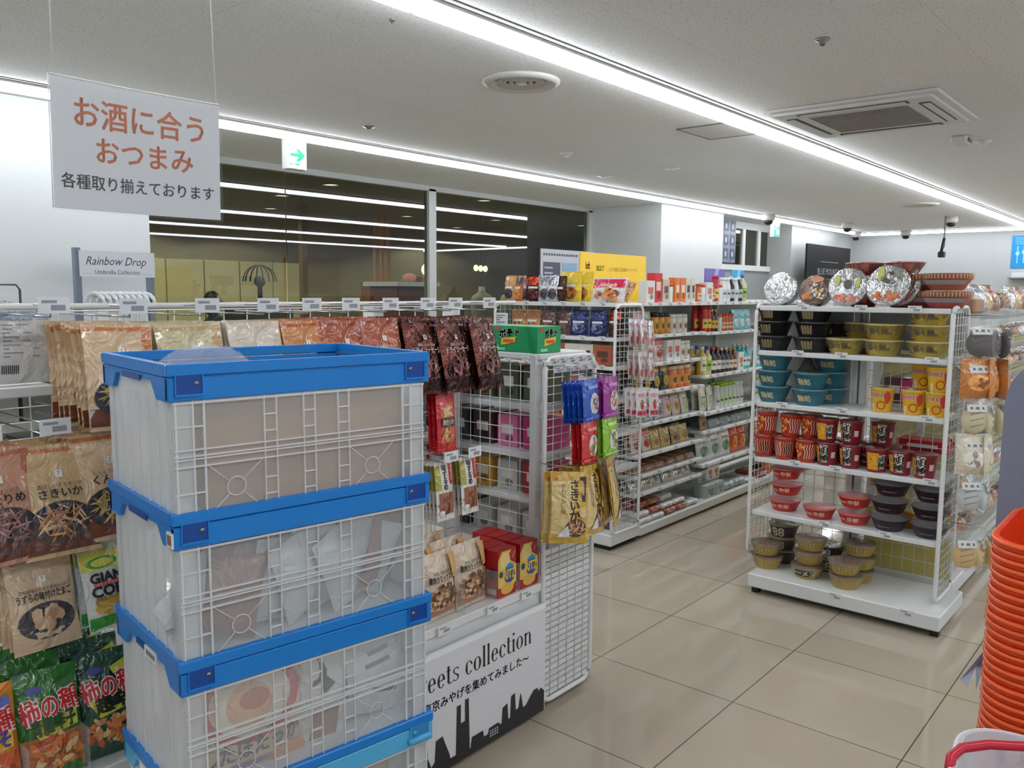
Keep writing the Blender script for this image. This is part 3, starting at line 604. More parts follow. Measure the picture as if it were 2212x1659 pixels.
# --- bread gondola running away behind the noodle rack
BG = thing('bread_gondola', 'long gondola of packed bread with sloping wire shelves running away behind the noodle rack', 'shelving unit')
B().box(4.45, .9, .04, 9.0, 1.35, .12, WHITE, .004).build('base', BG); B().box(4.5, .95, 0, 9.0, 1.34, .04, BLACK).build('base_gap_shade', BG)  # dark gap under the bread base, its shade drawn as a black box
B().box(4.6, 1.34, .12, 9.0, 1.36, 1.3, P((168, 158, 100), 'matte')).build('back_panel', BG)
for x in (4.5, 5.4, 6.3, 7.2, 8.1): B().box(x-.015, 1.3, .12, x+.015, 1.34, 1.42, WHITE).build('upright', BG)
BZ = (1.42, 1.25, 1.08, .9, .72, .52, .3)
for i, z in enumerate(BZ):
    b = B(); y0, y1 = .86-.0*i, 1.32
    for k in range(8): b.rod((4.48, y0+(y1-y0)*k/7, z+.02*k/7), (8.9, y0+(y1-y0)*k/7, z+.02*k/7), .003, CHROME)
    s = b.build('wire_shelf', BG); B().box(4.48, y0-.005, z-.006, 8.9, y0, z+.012, CHROME).build('shelf_lip', s)
    B().box(4.48, y0-.012, z+.012, 8.9, y0-.009, z+.034, CLEARF).build('clear_fence', s)
# ------------------------------------------------------------------ folding crates
BLUE = P((22, 124, 206), 'plastic'); BLUE2 = P((84, 178, 226), 'plastic'); DKB = P((12, 70, 150), 'plastic')
RIB = P((244, 246, 247), 'clear', op=.64); RIBF = P((246, 248, 249), 'clear', op=.4)
CL, CW_, CH = .53, .366, .272
def crate_parts(light=False):
    band = BLUE2 if light else BLUE; out = []
    # rim: lip + band, cut back on the short sides to a hand grip
    b = B(); t = .014; zt = CH; lip = .02; zb = CH-.062
    def ring(z0, z1, g, m):
        x0, x1, y0, y1 = -CL/2+g, CL/2-g, -CW_/2+g, CW_/2-g
        b.box(x0, y0, z0, x1, y0+t, z1, m, .002); b.box(x0, y1-t, z0, x1, y1, z1, m, .002)
        return x0, x1, y0, y1
    x0, x1, y0, y1 = ring(zt-lip, zt, 0, BLUE)
    b.box(x0, y0+t, zt-lip, x0+t, y1-t, zt, BLUE); b.box(x1-t, y0+t, zt-lip, x1, y1-t, zt, BLUE)
    ring(zb, zt-lip-.002, .002, band)
    for sx in (-1, 1):
        xa = -CL/2+.002 if sx < 0 else CL/2-.002-t
        pts = [(-CW_/2+.003, zb), (-CW_/2+.06, zb), (-CW_/2+.085, zb+.03), (CW_/2-.085, zb+.03), (CW_/2-.06, zb), (CW_/2-.003, zb), (CW_/2-.003, zt-lip-.002), (-CW_/2+.003, zt-lip-.002)]
        b.prism(pts, xa, xa+t, band, 'x')
        b.box(sx*(CL/2)-.001, -.05, zt-.036, sx*(CL/2)+.001, .05, zt-.026, DKB)
    b.box(-CL/2+.016, -CW_/2+.016, zb+.012, CL/2-.016, -CW_/2+.02, zt-lip, DKB)
    out.append(('rim', b, 'light blue rim band' if light else 'blue rim'))
    # latch pockets at the four corners of the long sides
    for sx in (-1, 1):
        for sy in (-1, 1):
            b = B(); xc = sx*(CL/2-.037); y = sy*(CW_/2-.0015)
            b.box(xc-.022, min(y, y+sy*.0012), zb+.012, xc+.022, max(y, y+sy*.0012), zb+.044, DKB if not light else P((58, 140, 190), 'plastic'))
            for a, c in ((xc-.024, xc-.022), (xc+.022, xc+.024)): b.box(a, min(y, y+sy*.003), zb+.01, c, max(y, y+sy*.003), zb+.046, band)
            b.box(xc-.024, min(y, y+sy*.004), zb+.008, xc+.024, max(y, y+sy*.004), zb+.012, band)
            b.lathe([(.004, -.002), (.004, .003), (0, .003)], P((150, 150, 150), 'metal') if not light else band, 10, (xc+sx*-.012, y+sy*.001, zb+.03), 'y')
            if light: b.rod((xc-.03, y+sy*.006, zb+.016), (xc+.024, y+sy*.006, zb+.016), .007, band, 8)
            out.append(('latch_pocket', b, None))
    # walls: clear long sides with milky ends and moulded ribs, milky short sides
    g = .011; xa, xb, ya, yb = -CL/2+g, CL/2-g, -CW_/2+g, CW_/2-g; zl = .004; h = zb
    for s, y in ((-1, ya), (1, yb)):
        b = B().box(xa, min(y, y-s*.002), zl, xb, max(y, y-s*.002), zb+.01, CLEAR)
        for sx in (-1, 1): b.box(min(sx*(CL/2-g), sx*(CL/2-g-.034)), min(y, y+s*.0015), zl, max(sx*(CL/2-g), sx*(CL/2-g-.034)), max(y, y+s*.0015), zb, RIBF)
        out.append(('long_wall', b, 'clear long wall'))
        b = B()
        def bar(x0, z0, x1, z1, d=.005): b.box(x0, min(y, y+s*d), z0, x1, max(y, y+s*d), z1, RIB)
        zm = h*.52
        for x in (-.082, -.005, .067):
            bar(x-.0125, 0, x-.0108, h); bar(x+.0108, 0, x+.0125, h)
            for z in (.03, .06, .145, .175): bar(x-.0108, z-.0012, x+.0108, z+.0012, .004)
        for z in (zm-.013, zm, zm+.005, zm+.016): bar(xa, z-.0012, xb, z+.0012, .006)
        for z in (.004, h-.004): bar(xa, z-.002, xb, z+.002)
        for sx in (-1, 1):
            for k in (.001, .03, .049): bar(sx*(CL/2-g-.003-k)-.0016, 0, sx*(CL/2-g-.003-k)+.0016, h)
            for z in (.05, .165): bar(min(sx*(CL/2-g), sx*(CL/2-g-.052)), z-.0014, max(sx*(CL/2-g), sx*(CL/2-g-.052)), z+.0014, .004)
        for cx in (-.148, .13):
            cz = .052; rr = .017
            for a in range(14):
                p = (cx+rr*math.cos(a*PI/7), y+s*.003, cz+rr*math.sin(a*PI/7)); q = (cx+rr*math.cos((a+1)*PI/7), y+s*.003, cz+rr*math.sin((a+1)*PI/7)); b.rod(p, q, .0013, RIB, 4)
            for dx, dz in ((-.052, -.048), (.052, -.048), (-.052, .045), (.052, .045)):
                k = rr/math.hypot(dx, dz); b.rod((cx+dx*k, y+s*.003, cz+dz*k), (cx+dx, y+s*.003, cz+dz), .001, RIB, 4)
        out.append(('rib_lattice', b, 'white moulded ribs'))
    for s, x in ((-1, xa), (1, xb)):
        b = B().box(min(x, x-s*.002), ya, zl, max(x, x-s*.002), yb, zb+.03, MILK)
        for k in range(7):
            y = ya+.02+k*(yb-ya-.04)/6; b.box(min(x, x+s*.004), y-(.0012 if k not in (0, 6) else .012), zl, max(x, x+s*.004), y+(.0012 if k not in (0, 6) else .012), zb, RIBF)
        out.append(('short_wall', b, 'milky ribbed short wall'))
    b = B().box(xa, ya, 0, xb, yb, .004, MILK)
    out.append(('bottom', b, 'milky bottom'))
    return out
CA = math.radians(-8.49); CR = (.670+.265*math.cos(CA)-.183*math.sin(CA), 1.308+.265*math.sin(CA)+.183*math.cos(CA))
RIMZ = (1.412, 1.158, .898, .633)
crates = []
pd = Proto('folding_crate', 'crate', None, crate_parts()); pl = Proto('folding_crate', 'crate', None, crate_parts(True))
for i, (z, l) in enumerate(zip(RIMZ, ('clear folding crate with blue rim on top of the stack, holding a cardboard box', 'clear folding crate with blue rim and barcode sticker, full of loose packs', 'clear folding crate with blue rim, third of the stack, holding a ring printed pack', 'folding crate with light blue rim band, lowest crate in view'))):
    o = (pl if i == 3 else pd).put((CR[0]+(.0, .002, .004, .006)[i], CR[1]+(0, .001, 0, -.001)[i], z-CH), (0, 0, CA), l, 'stacked folding crates'); crates.append(o)
    if i in (1, 2, 3):
        b = B()
        if i == 1: b.box(-CL/2-.0012, -CW_/2+.004, .214, -CL/2+.002, -CW_/2+.03, .24, P((236, 236, 232), 'paint')); [b.box(-CL/2-.0016, -CW_/2+.008+k*.004, .218, -CL/2-.001, -CW_/2+.010+k*.004, .236, P((110, 50, 40), 'ink')) for k in range(5)]
        elif i == 2: b.box(-CL/2-.0012, -.06, .228, -CL/2+.002, .0, .248, P((236, 236, 232), 'paint')); [b.box(-CL/2-.0016, -.055+k*.008, .233, -CL/2-.001, -.05+k*.008, .243, P((90, 92, 96), 'ink')) for k in range(6)]
        else: b.box(-CL/2-.0012, .02, .214, -CL/2+.002, .07, .25, P((226, 240, 244), 'paint')); b.box(-CL/2-.0016, .03, .222, -CL/2-.001, .06, .238, P((170, 200, 210), 'ink'))
        b.build('sticker', o, 'white sticker')
pl.put((CR[0]+.006, CR[1], RIMZ[3]-.267-CH), (0, 0, CA), 'folding crate with light blue rim at the very bottom of the stack', 'stacked folding crates')
dl = thing('crate_dolly', 'low grey dolly carrying the stack of folding crates', 'dolly', (CR[0], CR[1], 0), CA)
B().box(-.26, -.18, .06, .26, .18, RIMZ[3]-.267-CH-.001, GREY, .006).build('deck', dl)
for sx in (-1, 1):
    for sy in (-1, 1): B().lathe([(.008, -.012), (.03, -.012), (.03, .012), (.008, .012)], BLACK, 16, (sx*.2, sy*.13, .03), 'y').rod((sx*.2, sy*.13, .03), (sx*.2, sy*.13, .062), .01, GREY, 6).build('caster', dl)
# what the crates hold
def incrate(i, x, y, z):
    v = Vector((x, y, 0)); v.rotate(Euler((0, 0, CA))); return (CR[0]+v.x, CR[1]+v.y, RIMZ[i]-CH+z)
t = thing('cardboard_box', 'plain brown cardboard box inside the top folding crate', 'box', incrate(0, .015, .01, .0045), CA)
KR = P((178, 140, 104), 'matte')
B().box(-.205, -.14, 0, .215, .14, .192, KR, .002).build('body', t); B().box(-.215, -.022, .1921, .225, .022, .1926, P((196, 168, 128), 'plastic')).box(-.2056, -.022, .1, -.2051, .022, .192, P((196, 168, 128), 'plastic')).build('packing_tape', t)
t = thing('plastic_wrap', 'crumpled clear plastic wrap lying over the rim of the top crate', 'plastic wrap', incrate(0, -.15, -.05, .225))
v = []; n = 14
for i in range(n):
    for j in range(n):
        x, y = (i/(n-1)-.5)*.17, (j/(n-1)-.5)*.2; v.append((x, y, .075*max(0, 1-(x*x+y*y)/.012)+RN.uniform(-.006, .006)))
B().add(v, [(i*n+j, (i+1)*n+j, (i+1)*n+j+1, i*n+j+1) for i in range(n-1) for j in range(n-1)], P((245, 247, 250), 'clear', op=.2, bump=1, rough=.06, bs=60), True).build('sheet', t)
PK = [((206, 208, 210), 'pale grey'), ((150, 104, 84), 'brown'), ((224, 226, 226), 'white'), ((196, 152, 120), 'peach'), ((120, 128, 136), 'slate'), ((228, 224, 214), 'cream'), ((86, 104, 120), 'blue grey')]
spots = [(-.2, -.11, 60, 0), (-.15, -.12, 14, 1), (-.09, -.1, -30, 4), (-.04, -.11, 8, 2), (-.0, -.12, -18, 2), (.05, -.1, -28, 0), (.1, -.11, -20, 2), (.15, -.1, 16, 0), (.2, -.1, 8, 1), (-.12, 0, 25, 3), (0, .02, -20, 2), (.12, .02, 12, 6)]
for k, (x, y, a, c) in enumerate(spots):
    b = B(); w, h = .13, .165; pouch(b, w, h, .03, P(PK[c][0], 'film'))
    o = b.build('snack_pouch'); o.location = incrate(1, x, y, .095+.006*(k % 3)); o.rotation_euler = (.25*RN.uniform(-1, 1), math.radians(a), CA+RN.uniform(-.5, .5))
    tag(o, '%s pouch loose in the second crate, %s along its %s row' % (PK[c][1], ORD[k if k < 9 else k-9], 'front' if k < 9 else 'rear'), 'pouch', 'packs in the second crate')
# third crate: the ring pack, a marked white pack, white packs
b = B(); fm = pouch(b, .215, .235, .05, P((232, 196, 150), 'film'), low=.1)
RED = P((206, 44, 52), 'film'); b.oval(fm, -.005, .035, .098, .078, P((240, 228, 206), 'film'), 26); b.oval(fm, -.005, .035, .1, .08, RED, 30, inner=.8)
b.oval(fm, -.01, .03, .045, .045, P((226, 170, 120), 'film')); b.oval(fm, .0, .04, .03, .02, P((196, 104, 66), 'film'))
b.vtext(fm, '濃い味', .092, .1, .022, P((190, 110, 70), 'ink')); b.text(fm, 'したほたっか', 0, -.055, .034, BLACK, .03, .19, rot=.06); b.rect(fm, -.08, -.1, .05, -.085, P((120, 70, 150), 'film')); b.oval(fm, .07, -.1, .045, .024, P((230, 138, 50), 'film'))
o = b.build('snack_pouch'); o.location = incrate(2, -.115, -.125, .112); o.rotation_euler = (.03, 0, CA); tag(o, 'orange pouch with a red ring print against the wall of the third crate', 'pouch')
b = B(); fm = pouch(b, .11, .21, .035, P((234, 232, 226), 'film'), low=.1); b.poly(fm, [(-.03, .02), (-.02, .09), (-.01, .06), (.012, .095), (.0, .04), (.02, .02), (-.005, .0), (-.012, .03)], BLACK); b.rect(fm, -.03, -.1, .03, -.03, P((160, 96, 60), 'film'))
o = b.build('snack_pouch'); o.location = incrate(2, .04, -.12, .103); o.rotation_euler = (.0, .04, CA); tag(o, 'white pouch with black brush mark in the third crate', 'pouch')
for k, (x, z, a) in enumerate(((.16, .14, -8), (.185, .07, 10), (.1, .07, -14))):
    b = B(); fm = pouch(b, .14, .12, .03, P((226, 228, 230), 'film')); b.rect(fm, -.03, -.01, .03, .0, P((120, 124, 132), 'ink')); b.rect(fm, -.02, .015, .03, .025, P((150, 154, 160), 'ink'))
    o = b.build('snack_pouch'); o.location = incrate(2, x, -.122+.012*k, z); o.rotation_euler = (0, math.radians(a), CA); tag(o, 'white printed pouch in the third crate, ' + ('upper one by the board end', 'lower one by the board end', 'grey tilted one at the middle')[k], 'pouch')
b = B(); fm = pouch(b, .2, .16, .05, P((220, 170, 160), 'film')); o = b.build('snack_pouch'); o.location = incrate(2, -.19, .02, .09); o.rotation_euler = (0, 0, CA-PI/2); tag(o, 'pink pouch behind the short wall of the third crate', 'pouch')
b = B(); fm = pouch(b, .22, .16, .05, P((206, 166, 128), 'film')); o = b.build('snack_pouch'); o.location = incrate(3, .1, -.1, .11); o.rotation_euler = (0, .1, CA); tag(o, 'tan pouch in the lowest crate in view', 'pouch')

# ------------------------------------------------------------------ hanging sign
SX, SY, SZ = 1.023, 2.073, 1.871; SW, SH = .42, .297
HS = thing('hanging_sign', 'white laminated sign with orange Japanese lettering hung on two strings', 'sign', (SX, SY, SZ), -.012)
n = 16; fb = lambda x, z, e=0: Vector((x, .012*math.sin((x/SW+.5)*PI)-.004*math.sin(z*9)-e, z))
v = [fb(-SW/2+SW*i/n, -SH/2+SH*j/n) for i in range(n+1) for j in range(n+1)]; q = [(i*(n+1)+j, (i+1)*(n+1)+j, (i+1)*(n+1)+j+1, i*(n+1)+j+1) for i in range(n) for j in range(n)]
b = B().add(v, q, P((232, 234, 238), 'paint', rough=.3), True); OR = P((206, 104, 58), 'ink'); KK = P((64, 66, 74), 'ink')
sg = b.build('card', HS)
b = B(); b.text(fb, 'お酒に合う', .005, .077, .056, OR, .014, .325); b.text(fb, 'おつまみ', .015, -.006, .05, OR, .014, .245); b.text(fb, '各種取り揃えております', .0, -.083, .028, KK, .01, .385); b.build('lettering', sg)
v = [fb(p[0]*1.0, p[2])+Vector((0, -.0035+RN.uniform(-.0012, .0004), 0)) for p in v]; b = B().add([fb((-SW/2-.006+(SW+.012)*i/n), (-SH/2-.006+(SH+.012)*j/n))+Vector((0, -.003+RN.uniform(-.0012, .0003), 0)) for i in range(n+1) for j in range(n+1)], q, P((255, 255, 255), 'clear', op=.06, rough=.06, bump=1, bs=14), True)
b.tube([fb(-SW/2-.004, -SH/2)+Vector((0, -.003, 0)), fb(-SW/2-.004, SH/2+.004)+Vector((0, -.003, 0))], .0012, P((246, 248, 250), 'paint'), 4); b.tube([fb(-SW/2+SW*k/8, SH/2+.004)+Vector((0, -.003, 0)) for k in range(9)], .0015, P((246, 248, 250), 'paint'), 4)
b.build('laminate_film', HS, 'clear laminate film')
for p, q in (((-.2, 0, .145), (-.197, 0, HC-SZ)), ((.205, 0, .145), (.19, 0, HC-SZ))): B().rod(p, q, .0017, P((232, 232, 228), 'matte')).build('string', HS)

# ------------------------------------------------------------------ umbrella stand and small sign by the white wall
US = thing('umbrella_rack', 'grey framed umbrella rack with a white lettered sign before the white wall', 'rack', (0, 4.9, 0))
ux0, ux1 = 2.02, 2.43; GB = P((112, 122, 140), 'paint')
B().box(ux0-.02, -.02, 0, ux0+.012, .02, 1.765, GB).box(ux1-.012, -.02, 0, ux1+.02, .02, 1.73, GB).box(ux0, -.02, .1, ux1, .3, .14, GB).box(ux0, .26, .1, ux1, .3, 1.3, GB).build('frame', US)
b = B().box(ux0+.0, -.032, 1.605, ux1+.02, -.022, 1.75, P((226, 230, 238), 'paint')); fp = fplane((2.23, -.032, 1.68), (1, 0, 0), (0, 0, 1)); NV = P((52, 58, 84), 'ink')
b.text(fp, 'Rainbow Drop', 0, .015, .05, NV, -.004, .34, shear=.3); b.text(fp, 'Umbrella Collection', .0, -.047, .024, NV, 0, .28); b.rect(fp, -.2, -.06, .2, -.058, P((170, 176, 190), 'ink'), 1); b.build('sign_plate', US)
um = B(); pts = [(0, 0, .55), (0, 0, 1.44)]+[(.0, -.05+.05*math.cos(a*PI/6), 1.44+.05*math.sin(a*PI/6)) for a in range(1, 7)]+[(0, -.1, 1.40)]
um.tube(pts, .013, P((236, 238, 240), 'plastic'), 8); u2 = B().lathe([(.012, .14), (.03, .3), (.034, .9), (.012, 1.0)], P((206, 210, 216), 'film'), 12)
UP_ = Proto('folded_umbrella', 'umbrella', um, [('rolled_canopy', u2, None)])
for i in range(9): UP_.put((ux0+.055+i*.037, 4.94, .02), (0, 0, .7), 'folded umbrella with white crook handle in the grey rack, %s from its outer post' % ORD[i], 'umbrellas in the rack')
t = thing('shelf_talker', 'small white notice in a thin dark wire frame beyond the umbrella rack', 'notice', (1.6, 4.9, 0)); b = B().tube([(-.25, 0, .0), (-.25, 0, 1.555), (.1, 0, 1.555), (.118, 0, 1.53), (.118, 0, 0)], .006, P((84, 80, 84), 'matte'), 6); b.build('wire_frame', t)
b = B().box(-.24, -.004, 1.38, .1, 0, 1.52, P((226, 230, 234), 'paint')); fp = fplane((0, -.004, 1.45), (1, 0, 0), (0, 0, 1)); b.text(fp, 'アンブレラコーナー', -.04, .012, .02, KK, 0, .24); b.rect(fp, -.12, -.045, .06, -.025, KK, 1); b.build('notice_sheet', t)

# ------------------------------------------------------------------ far end signs
t = thing('coffee_sign', 'black coffee sign with pale lettering far away in front of the corner wall', 'sign', (13.05, 4.98, 1.6))
b = B().box(0, 0, 0, 2.0, .03, .72, P((18, 19, 22), 'matte', rough=.9)); fp = fplane((1.0, 0, .35), (1, 0, 0), (0, 0, 1)); b.text(fp, 'BLUE MOUNTAIN', .05, -.05, .11, P((170, 172, 172), 'ink'), 0, 1.3); b.text(fp, 'COFFEE', .05, -.2, .08, P((150, 152, 152), 'ink'), 0, .6); b.rect(fp, -.4, .1, .4, .11, P((150, 152, 152), 'ink'), 1); b.build('board', t)
b = B().box(.06, 0, -1.6, .1, .03, 0, BLACK).box(1.9, 0, -1.6, 1.94, .03, 0, BLACK); b.build('leg', t)
b = B().box(X1-.012, 2.2, 1.97, X1-.002, 2.65, 2.5, P((28, 134, 196), 'paint')); fp = fplane((X1-.012, 2.42, 2.23), (0, -1, 0), (0, 0, 1)); pb = P((150, 206, 232), 'ink')
for i in range(4): b.rect(fp, -.15+i*.09, -.18, -.135+i*.09, .1, pb, 1); b.oval(fp, -.142+i*.09, .02*(i-1), .03, .035, pb); b.rect(fp, -.18, .13+.03*i, .15, .145+.03*i, P((90, 176, 216), 'ink'), 1)
tag(b.build('wall_poster'), 'blue wall poster with pale vertical figures on the far back wall', 'poster')
t = thing('wall_shelf', 'thin grey shelf on the back wall under the blue poster', 'shelf', (X1, 2.3, 1.8)); B().box(-.2, -.5, 0, 0, .35, .02, GREY).build('board', t); B().box(-.16, -.4, .02, -.02, .3, .1, P((206, 210, 212), 'paint')).build('tray', t)
t = thing('window_chart', 'tall dark blue icon chart hung in front of the high window', 'poster', (10.75, 5.5, 1.98)); b = B().box(0, 0, 0, .85, .01, .62, P((116, 124, 148), 'paint')); fp = fplane((0, 0, 0), (1, 0, 0), (0, 0, 1))
for i in range(4):
    for j in range(3): b.rect(fp, .04+i*.21, .05+j*.2, .19+i*.21, .2+j*.2, P((70, 76, 98), 'ink'), 1); b.oval(fp, .11+i*.21, .12+j*.2, .03, .04, P((176, 182, 200), 'ink'))
b.build('sheet', t)

# ------------------------------------------------------------------ basket station at the right
GP = P((128, 133, 152), 'paint')
ST = thing('basket_station', 'grey blue partition and plinth standing behind the orange baskets', 'partition')
pts = [(.322, 0), (.322, 1.31)]+[(.322-.085+.085*math.cos(a*PI/12), 1.31+.1*math.sin(a*PI/12)) for a in range(1, 7)]+[(-1.0, 1.41), (-1.0, 0)]
B().prism(pts, 1.96, 1.99, GP, 'x').build('partition_panel', ST)
B().box(1.5, -.3, 0, 1.94, .27, .36, GP, .01).build('plinth', ST)
b = B(); q_ = [at(px, py, 'x', x) for px, py, x in ((2128, 1375, 1.975), (2128, 1425, 1.975), (2074, 1468, 1.93), (2090, 1483, 1.9), (2108, 1440, 1.95), (2118, 1462, 1.9), (2108, 1492, 1.9))]; b.add([(p.x, max(p.y, .3) if i > 1 else .312, p.z) for i, p in enumerate(q_)], [(0, 1, 4, 2), (2, 4, 3), (4, 1, 5), (4, 5, 6)], P((158, 166, 190), 'paint'))
tag(b.build('bent_sheet'), 'bent pale blue grey sheet clipped to the edge of the basket partition', 'sheet')
BO = P((226, 62, 22), 'plastic'); BO2 = P((214, 62, 24), 'plastic')
def rrect(w, d, r, n=5):
    p = []
    for cx, cy, a0 in ((w/2-r, d/2-r, 0), (-w/2+r, d/2-r, 90), (-w/2+r, -d/2+r, 180), (w/2-r, -d/2+r, 270)):
        for k in range(n+1): g = math.radians(a0+90*k/n); p.append((cx+r*math.cos(g), cy+r*math.sin(g)))
    return p
def basket(m, mr, handle=None, slots=True, hgt=.2):
    w, d = .335, .47; b = B(); rings = []
    for z, k in ((hgt, 1.0), (hgt-.006, 1.012), (hgt-.014, 1.012), (hgt-.015, .992), (hgt*.5, .95), (.01, .9), (0, .885)):
        rings.append([(x, y, z) for x, y in rrect(w*k, d*k, .07)])
    n = len(rings[0]); v = [p for r in rings for p in r]; f = []
    for i in range(len(rings)-1):
        for j in range(n):
            f.append((i*n+j, (i+1)*n+j, (i+1)*n+(j+1) % n, i*n+(j+1) % n))
    f.append(tuple((len(rings)-1)*n+j for j in range(n)))
    b.add(v, f, m, True)
    inn = [[(x, y, z) for x, y in rrect(w*k-.012, d*k-.012, .065)] for z, k in ((hgt, 1.0), (hgt*.5, .945), (.012, .9))]
    v = [p for r in inn for p in r]; f = [(i*n+j, i*n+(j+1) % n, (i+1)*n+(j+1) % n, (i+1)*n+j) for i in range(2) for j in range(n)]+[tuple(2*n+j for j in range(n))[::-1]]
    b.add(v, f, m, True); b.add([p for p in rings[0]]+[p for p in inn[0]], [(j, (j+1) % n, n+(j+1) % n, n+j) for j in range(n)], m)
    r = B(); r.tube([(x, y, hgt-.004) for x, y in rrect(w*1.012, d*1.012, .072, 6)], .0042, mr, 6, True)
    ps = [('rim', r, None)]
    s = B()
    for k in range(12):
        for sd in (-1, 1): y = -d*.38+k*d*.76/11; s.box(min(sd*w*.478, sd*w*.486), y-.006, hgt*.55, max(sd*w*.478, sd*w*.486), y+.006, hgt*.85, P((150, 40, 18), 'plastic') if handle is None else P((206, 120, 130), 'plastic'))
    if slots: ps.append(('wall_slots', s, None))
    if handle:
        q = B(); q.tube([(0, -d/2-.004, hgt-.01)]+[(.02+.1*math.sin(a*PI/10), -(d/2+.004)*math.cos(a*PI/10), hgt+.006+.012*math.sin(a*PI/10)) for a in range(0, 11)]+[(0, d/2+.004, hgt-.01)], .0075, handle, 8); ps.append(('handle', q, 'red handle'))
    return Proto('shopping_basket', 'basket', b, ps)
pb_ = basket(BO, P((240, 98, 40), 'plastic'), None, True)
BX, BY, NB = 1.765, .037, 38
for i in range(NB):
    z = 1.115-.2-(NB-1-i)*.01497
    if z < .36: continue
    k = NB-1-i
    pb_.put((BX+RN.uniform(-.002, .002), BY+RN.uniform(-.002, .002), z), (0, 0, RN.uniform(-.006, .006)), 'orange shopping basket on top of the tall nested stack' if k == 0 else 'orange shopping basket nested in the tall stack, %s counting from the top' % ORD[k], 'nested orange baskets')
wb = basket(P((240, 240, 244), 'clear', op=.6), P((236, 236, 240), 'plastic'), P((196, 28, 52), 'plastic'))
bs = thing('basket_stool', 'grey stand under the milky white shopping basket', 'stand', (1.375, .0, 0)); B().box(-.15, -.2, .6, .15, .2, .625, GREY, .005).build('top', bs)
for sx in (-1, 1):
    for sy in (-1, 1): B().rod((sx*.13, sy*.18, 0), (sx*.13, sy*.18, .601), .012, GREY, 8).build('leg', bs)
wb.put((1.365, .02, .6255), (0, 0, .12), 'milky white shopping basket with red handle in front of the orange stack', None)
# ------------------------------------------------------------------ goods
FI = lambda *c: P(c, 'film')
INK = P((44, 38, 40), 'ink')
def premium(w, h, d, base, band, food, title, sub, plate=(64, 58, 62), foot=(112, 58, 38), kind='strip', tcol=None, vertical=False, gloss='film'):
    """a snack bag: pale top, coloured band, small seal mark, two lines of lettering, food on a dark plate"""
    b = B(); fm = pouch(b, w, h, d, P(base, gloss), P([c*.9 for c in base], gloss)); tc = P(tcol, 'ink') if tcol else INK
    b.poly(fm, [(w*.05, h*.47), (w*.47, h*.47), (w*.47, h*.12), (w*.36, h*.27)], P(band, gloss)); b.rect(fm, -w*.48, h*.43, w*.48, h*.47, P(band, gloss), 6)
    b.rect(fm, -w*.48, -h*.46, w*.48, -h*.30, P(foot, gloss), 6)
    b.oval(fm, 0, -h*.2, w*.42, h*.19, P(plate, gloss), 18)
    fc = [FI(*c) for c in food]
    if kind == 'strip': b.heap(fm, 0, -h*.18, w*.3, h*.13, fc, 46, w*.13, w*.016)
    elif kind == 'egg': b.heap(fm, .03*w, -h*.17, w*.24, h*.1, fc, 16, w*.085, w*.075)
    else: b.heap(fm, 0, -h*.2, w*.38, h*.17, fc, 60, w*.05, w*.034)
    b.rect(fm, -w*.05, h*.2, w*.05, h*.265, P((238, 232, 222), gloss), 2); b.text(fm, '7', 0, h*.233, h*.04, P((150, 110, 80), 'ink'))
    b.text(fm, sub, 0, h*.13, h*.032, tc, 0, w*.72); b.text(fm, title, 0, h*.06, h*.072, tc, .02, w*.8)
    return Proto('snack_pouch', 'snack bag', b), h
def hang(pr, top, tilt, yaw, roll, label, group):
    p, h = pr; e = Euler((-tilt, roll, yaw)); v = Vector((0, 0, -h/2)); v.rotate(e)
    return p.put(Vector(top)+v, e, label, group)
SQ = [(222, 170, 120), (196, 140, 92), (232, 190, 146), (170, 112, 76)]
KIND = {
 'smoked': (premium(.15, .235, .024, (226, 192, 152), (206, 122, 66), [(206, 180, 110), (176, 150, 84), (222, 200, 140)], 'くんさき', 'しっとりおいしい', foot=(126, 62, 38)), 'orange brown smoked snack bag'),
 'squid': (premium(.15, .235, .024, (214, 180, 130), (196, 112, 66), SQ, 'さきいか', '香ばしいするめいか'), 'tan shredded squid snack bag'),
 'arare': (premium(.15, .235, .024, (206, 152, 122), (178, 104, 80), [(150, 100, 90), (110, 76, 76), (180, 130, 116)], 'あたりめ', '直火で仕上げた'), 'rosy brown dried squid bag'),
 'pale': (premium(.17, .235, .024, (222, 206, 160), (206, 170, 118), [(226, 206, 160), (206, 180, 128)], 'チーズ帆立', 'こだわりの'), 'pale straw coloured snack bag'),
 'cheese': (premium(.155, .235, .024, (236, 222, 202), (226, 206, 186), [(240, 226, 180), (226, 206, 150)], 'チーズ鱈', 'くちどけなめらか', plate=(96, 96, 130)), 'cream coloured cheese snack bag'),
 'amber': (premium(.14, .235, .026, (214, 142, 84), (182, 84, 44), [(196, 110, 66), (226, 150, 90)], 'いか天', 'さくさく食感'), 'amber orange snack bag'),
 'rust': (premium(.145, .235, .026, (176, 84, 50), (150, 62, 40), [(150, 70, 44), (196, 110, 70)], 'ビーフジャーキー', 'うまみひろがる', plate=(58, 36, 34), foot=(92, 40, 30), tcol=(236, 220, 206)), 'rust red jerky bag'),
 'maroon': (premium(.16, .24, .03, (104, 58, 50), (74, 42, 40), [(128, 50, 44), (150, 66, 56), (96, 36, 34)], 'ドライソーセージ', '燻製したおつまみ', plate=(60, 30, 32), foot=(58, 36, 34), tcol=(226, 206, 206), gloss='foil'), 'shiny dark maroon sausage snack bag'),
 'quail': (premium(.135, .2, .03, (214, 186, 152), (206, 176, 142), [(206, 164, 128), (186, 140, 102), (222, 186, 152)], 'うずらの味付けたまご', '昆布醤油の旨みが染み込んだ', kind='egg', foot=(214, 184, 150)), 'kraft coloured quail egg pouch'),
}
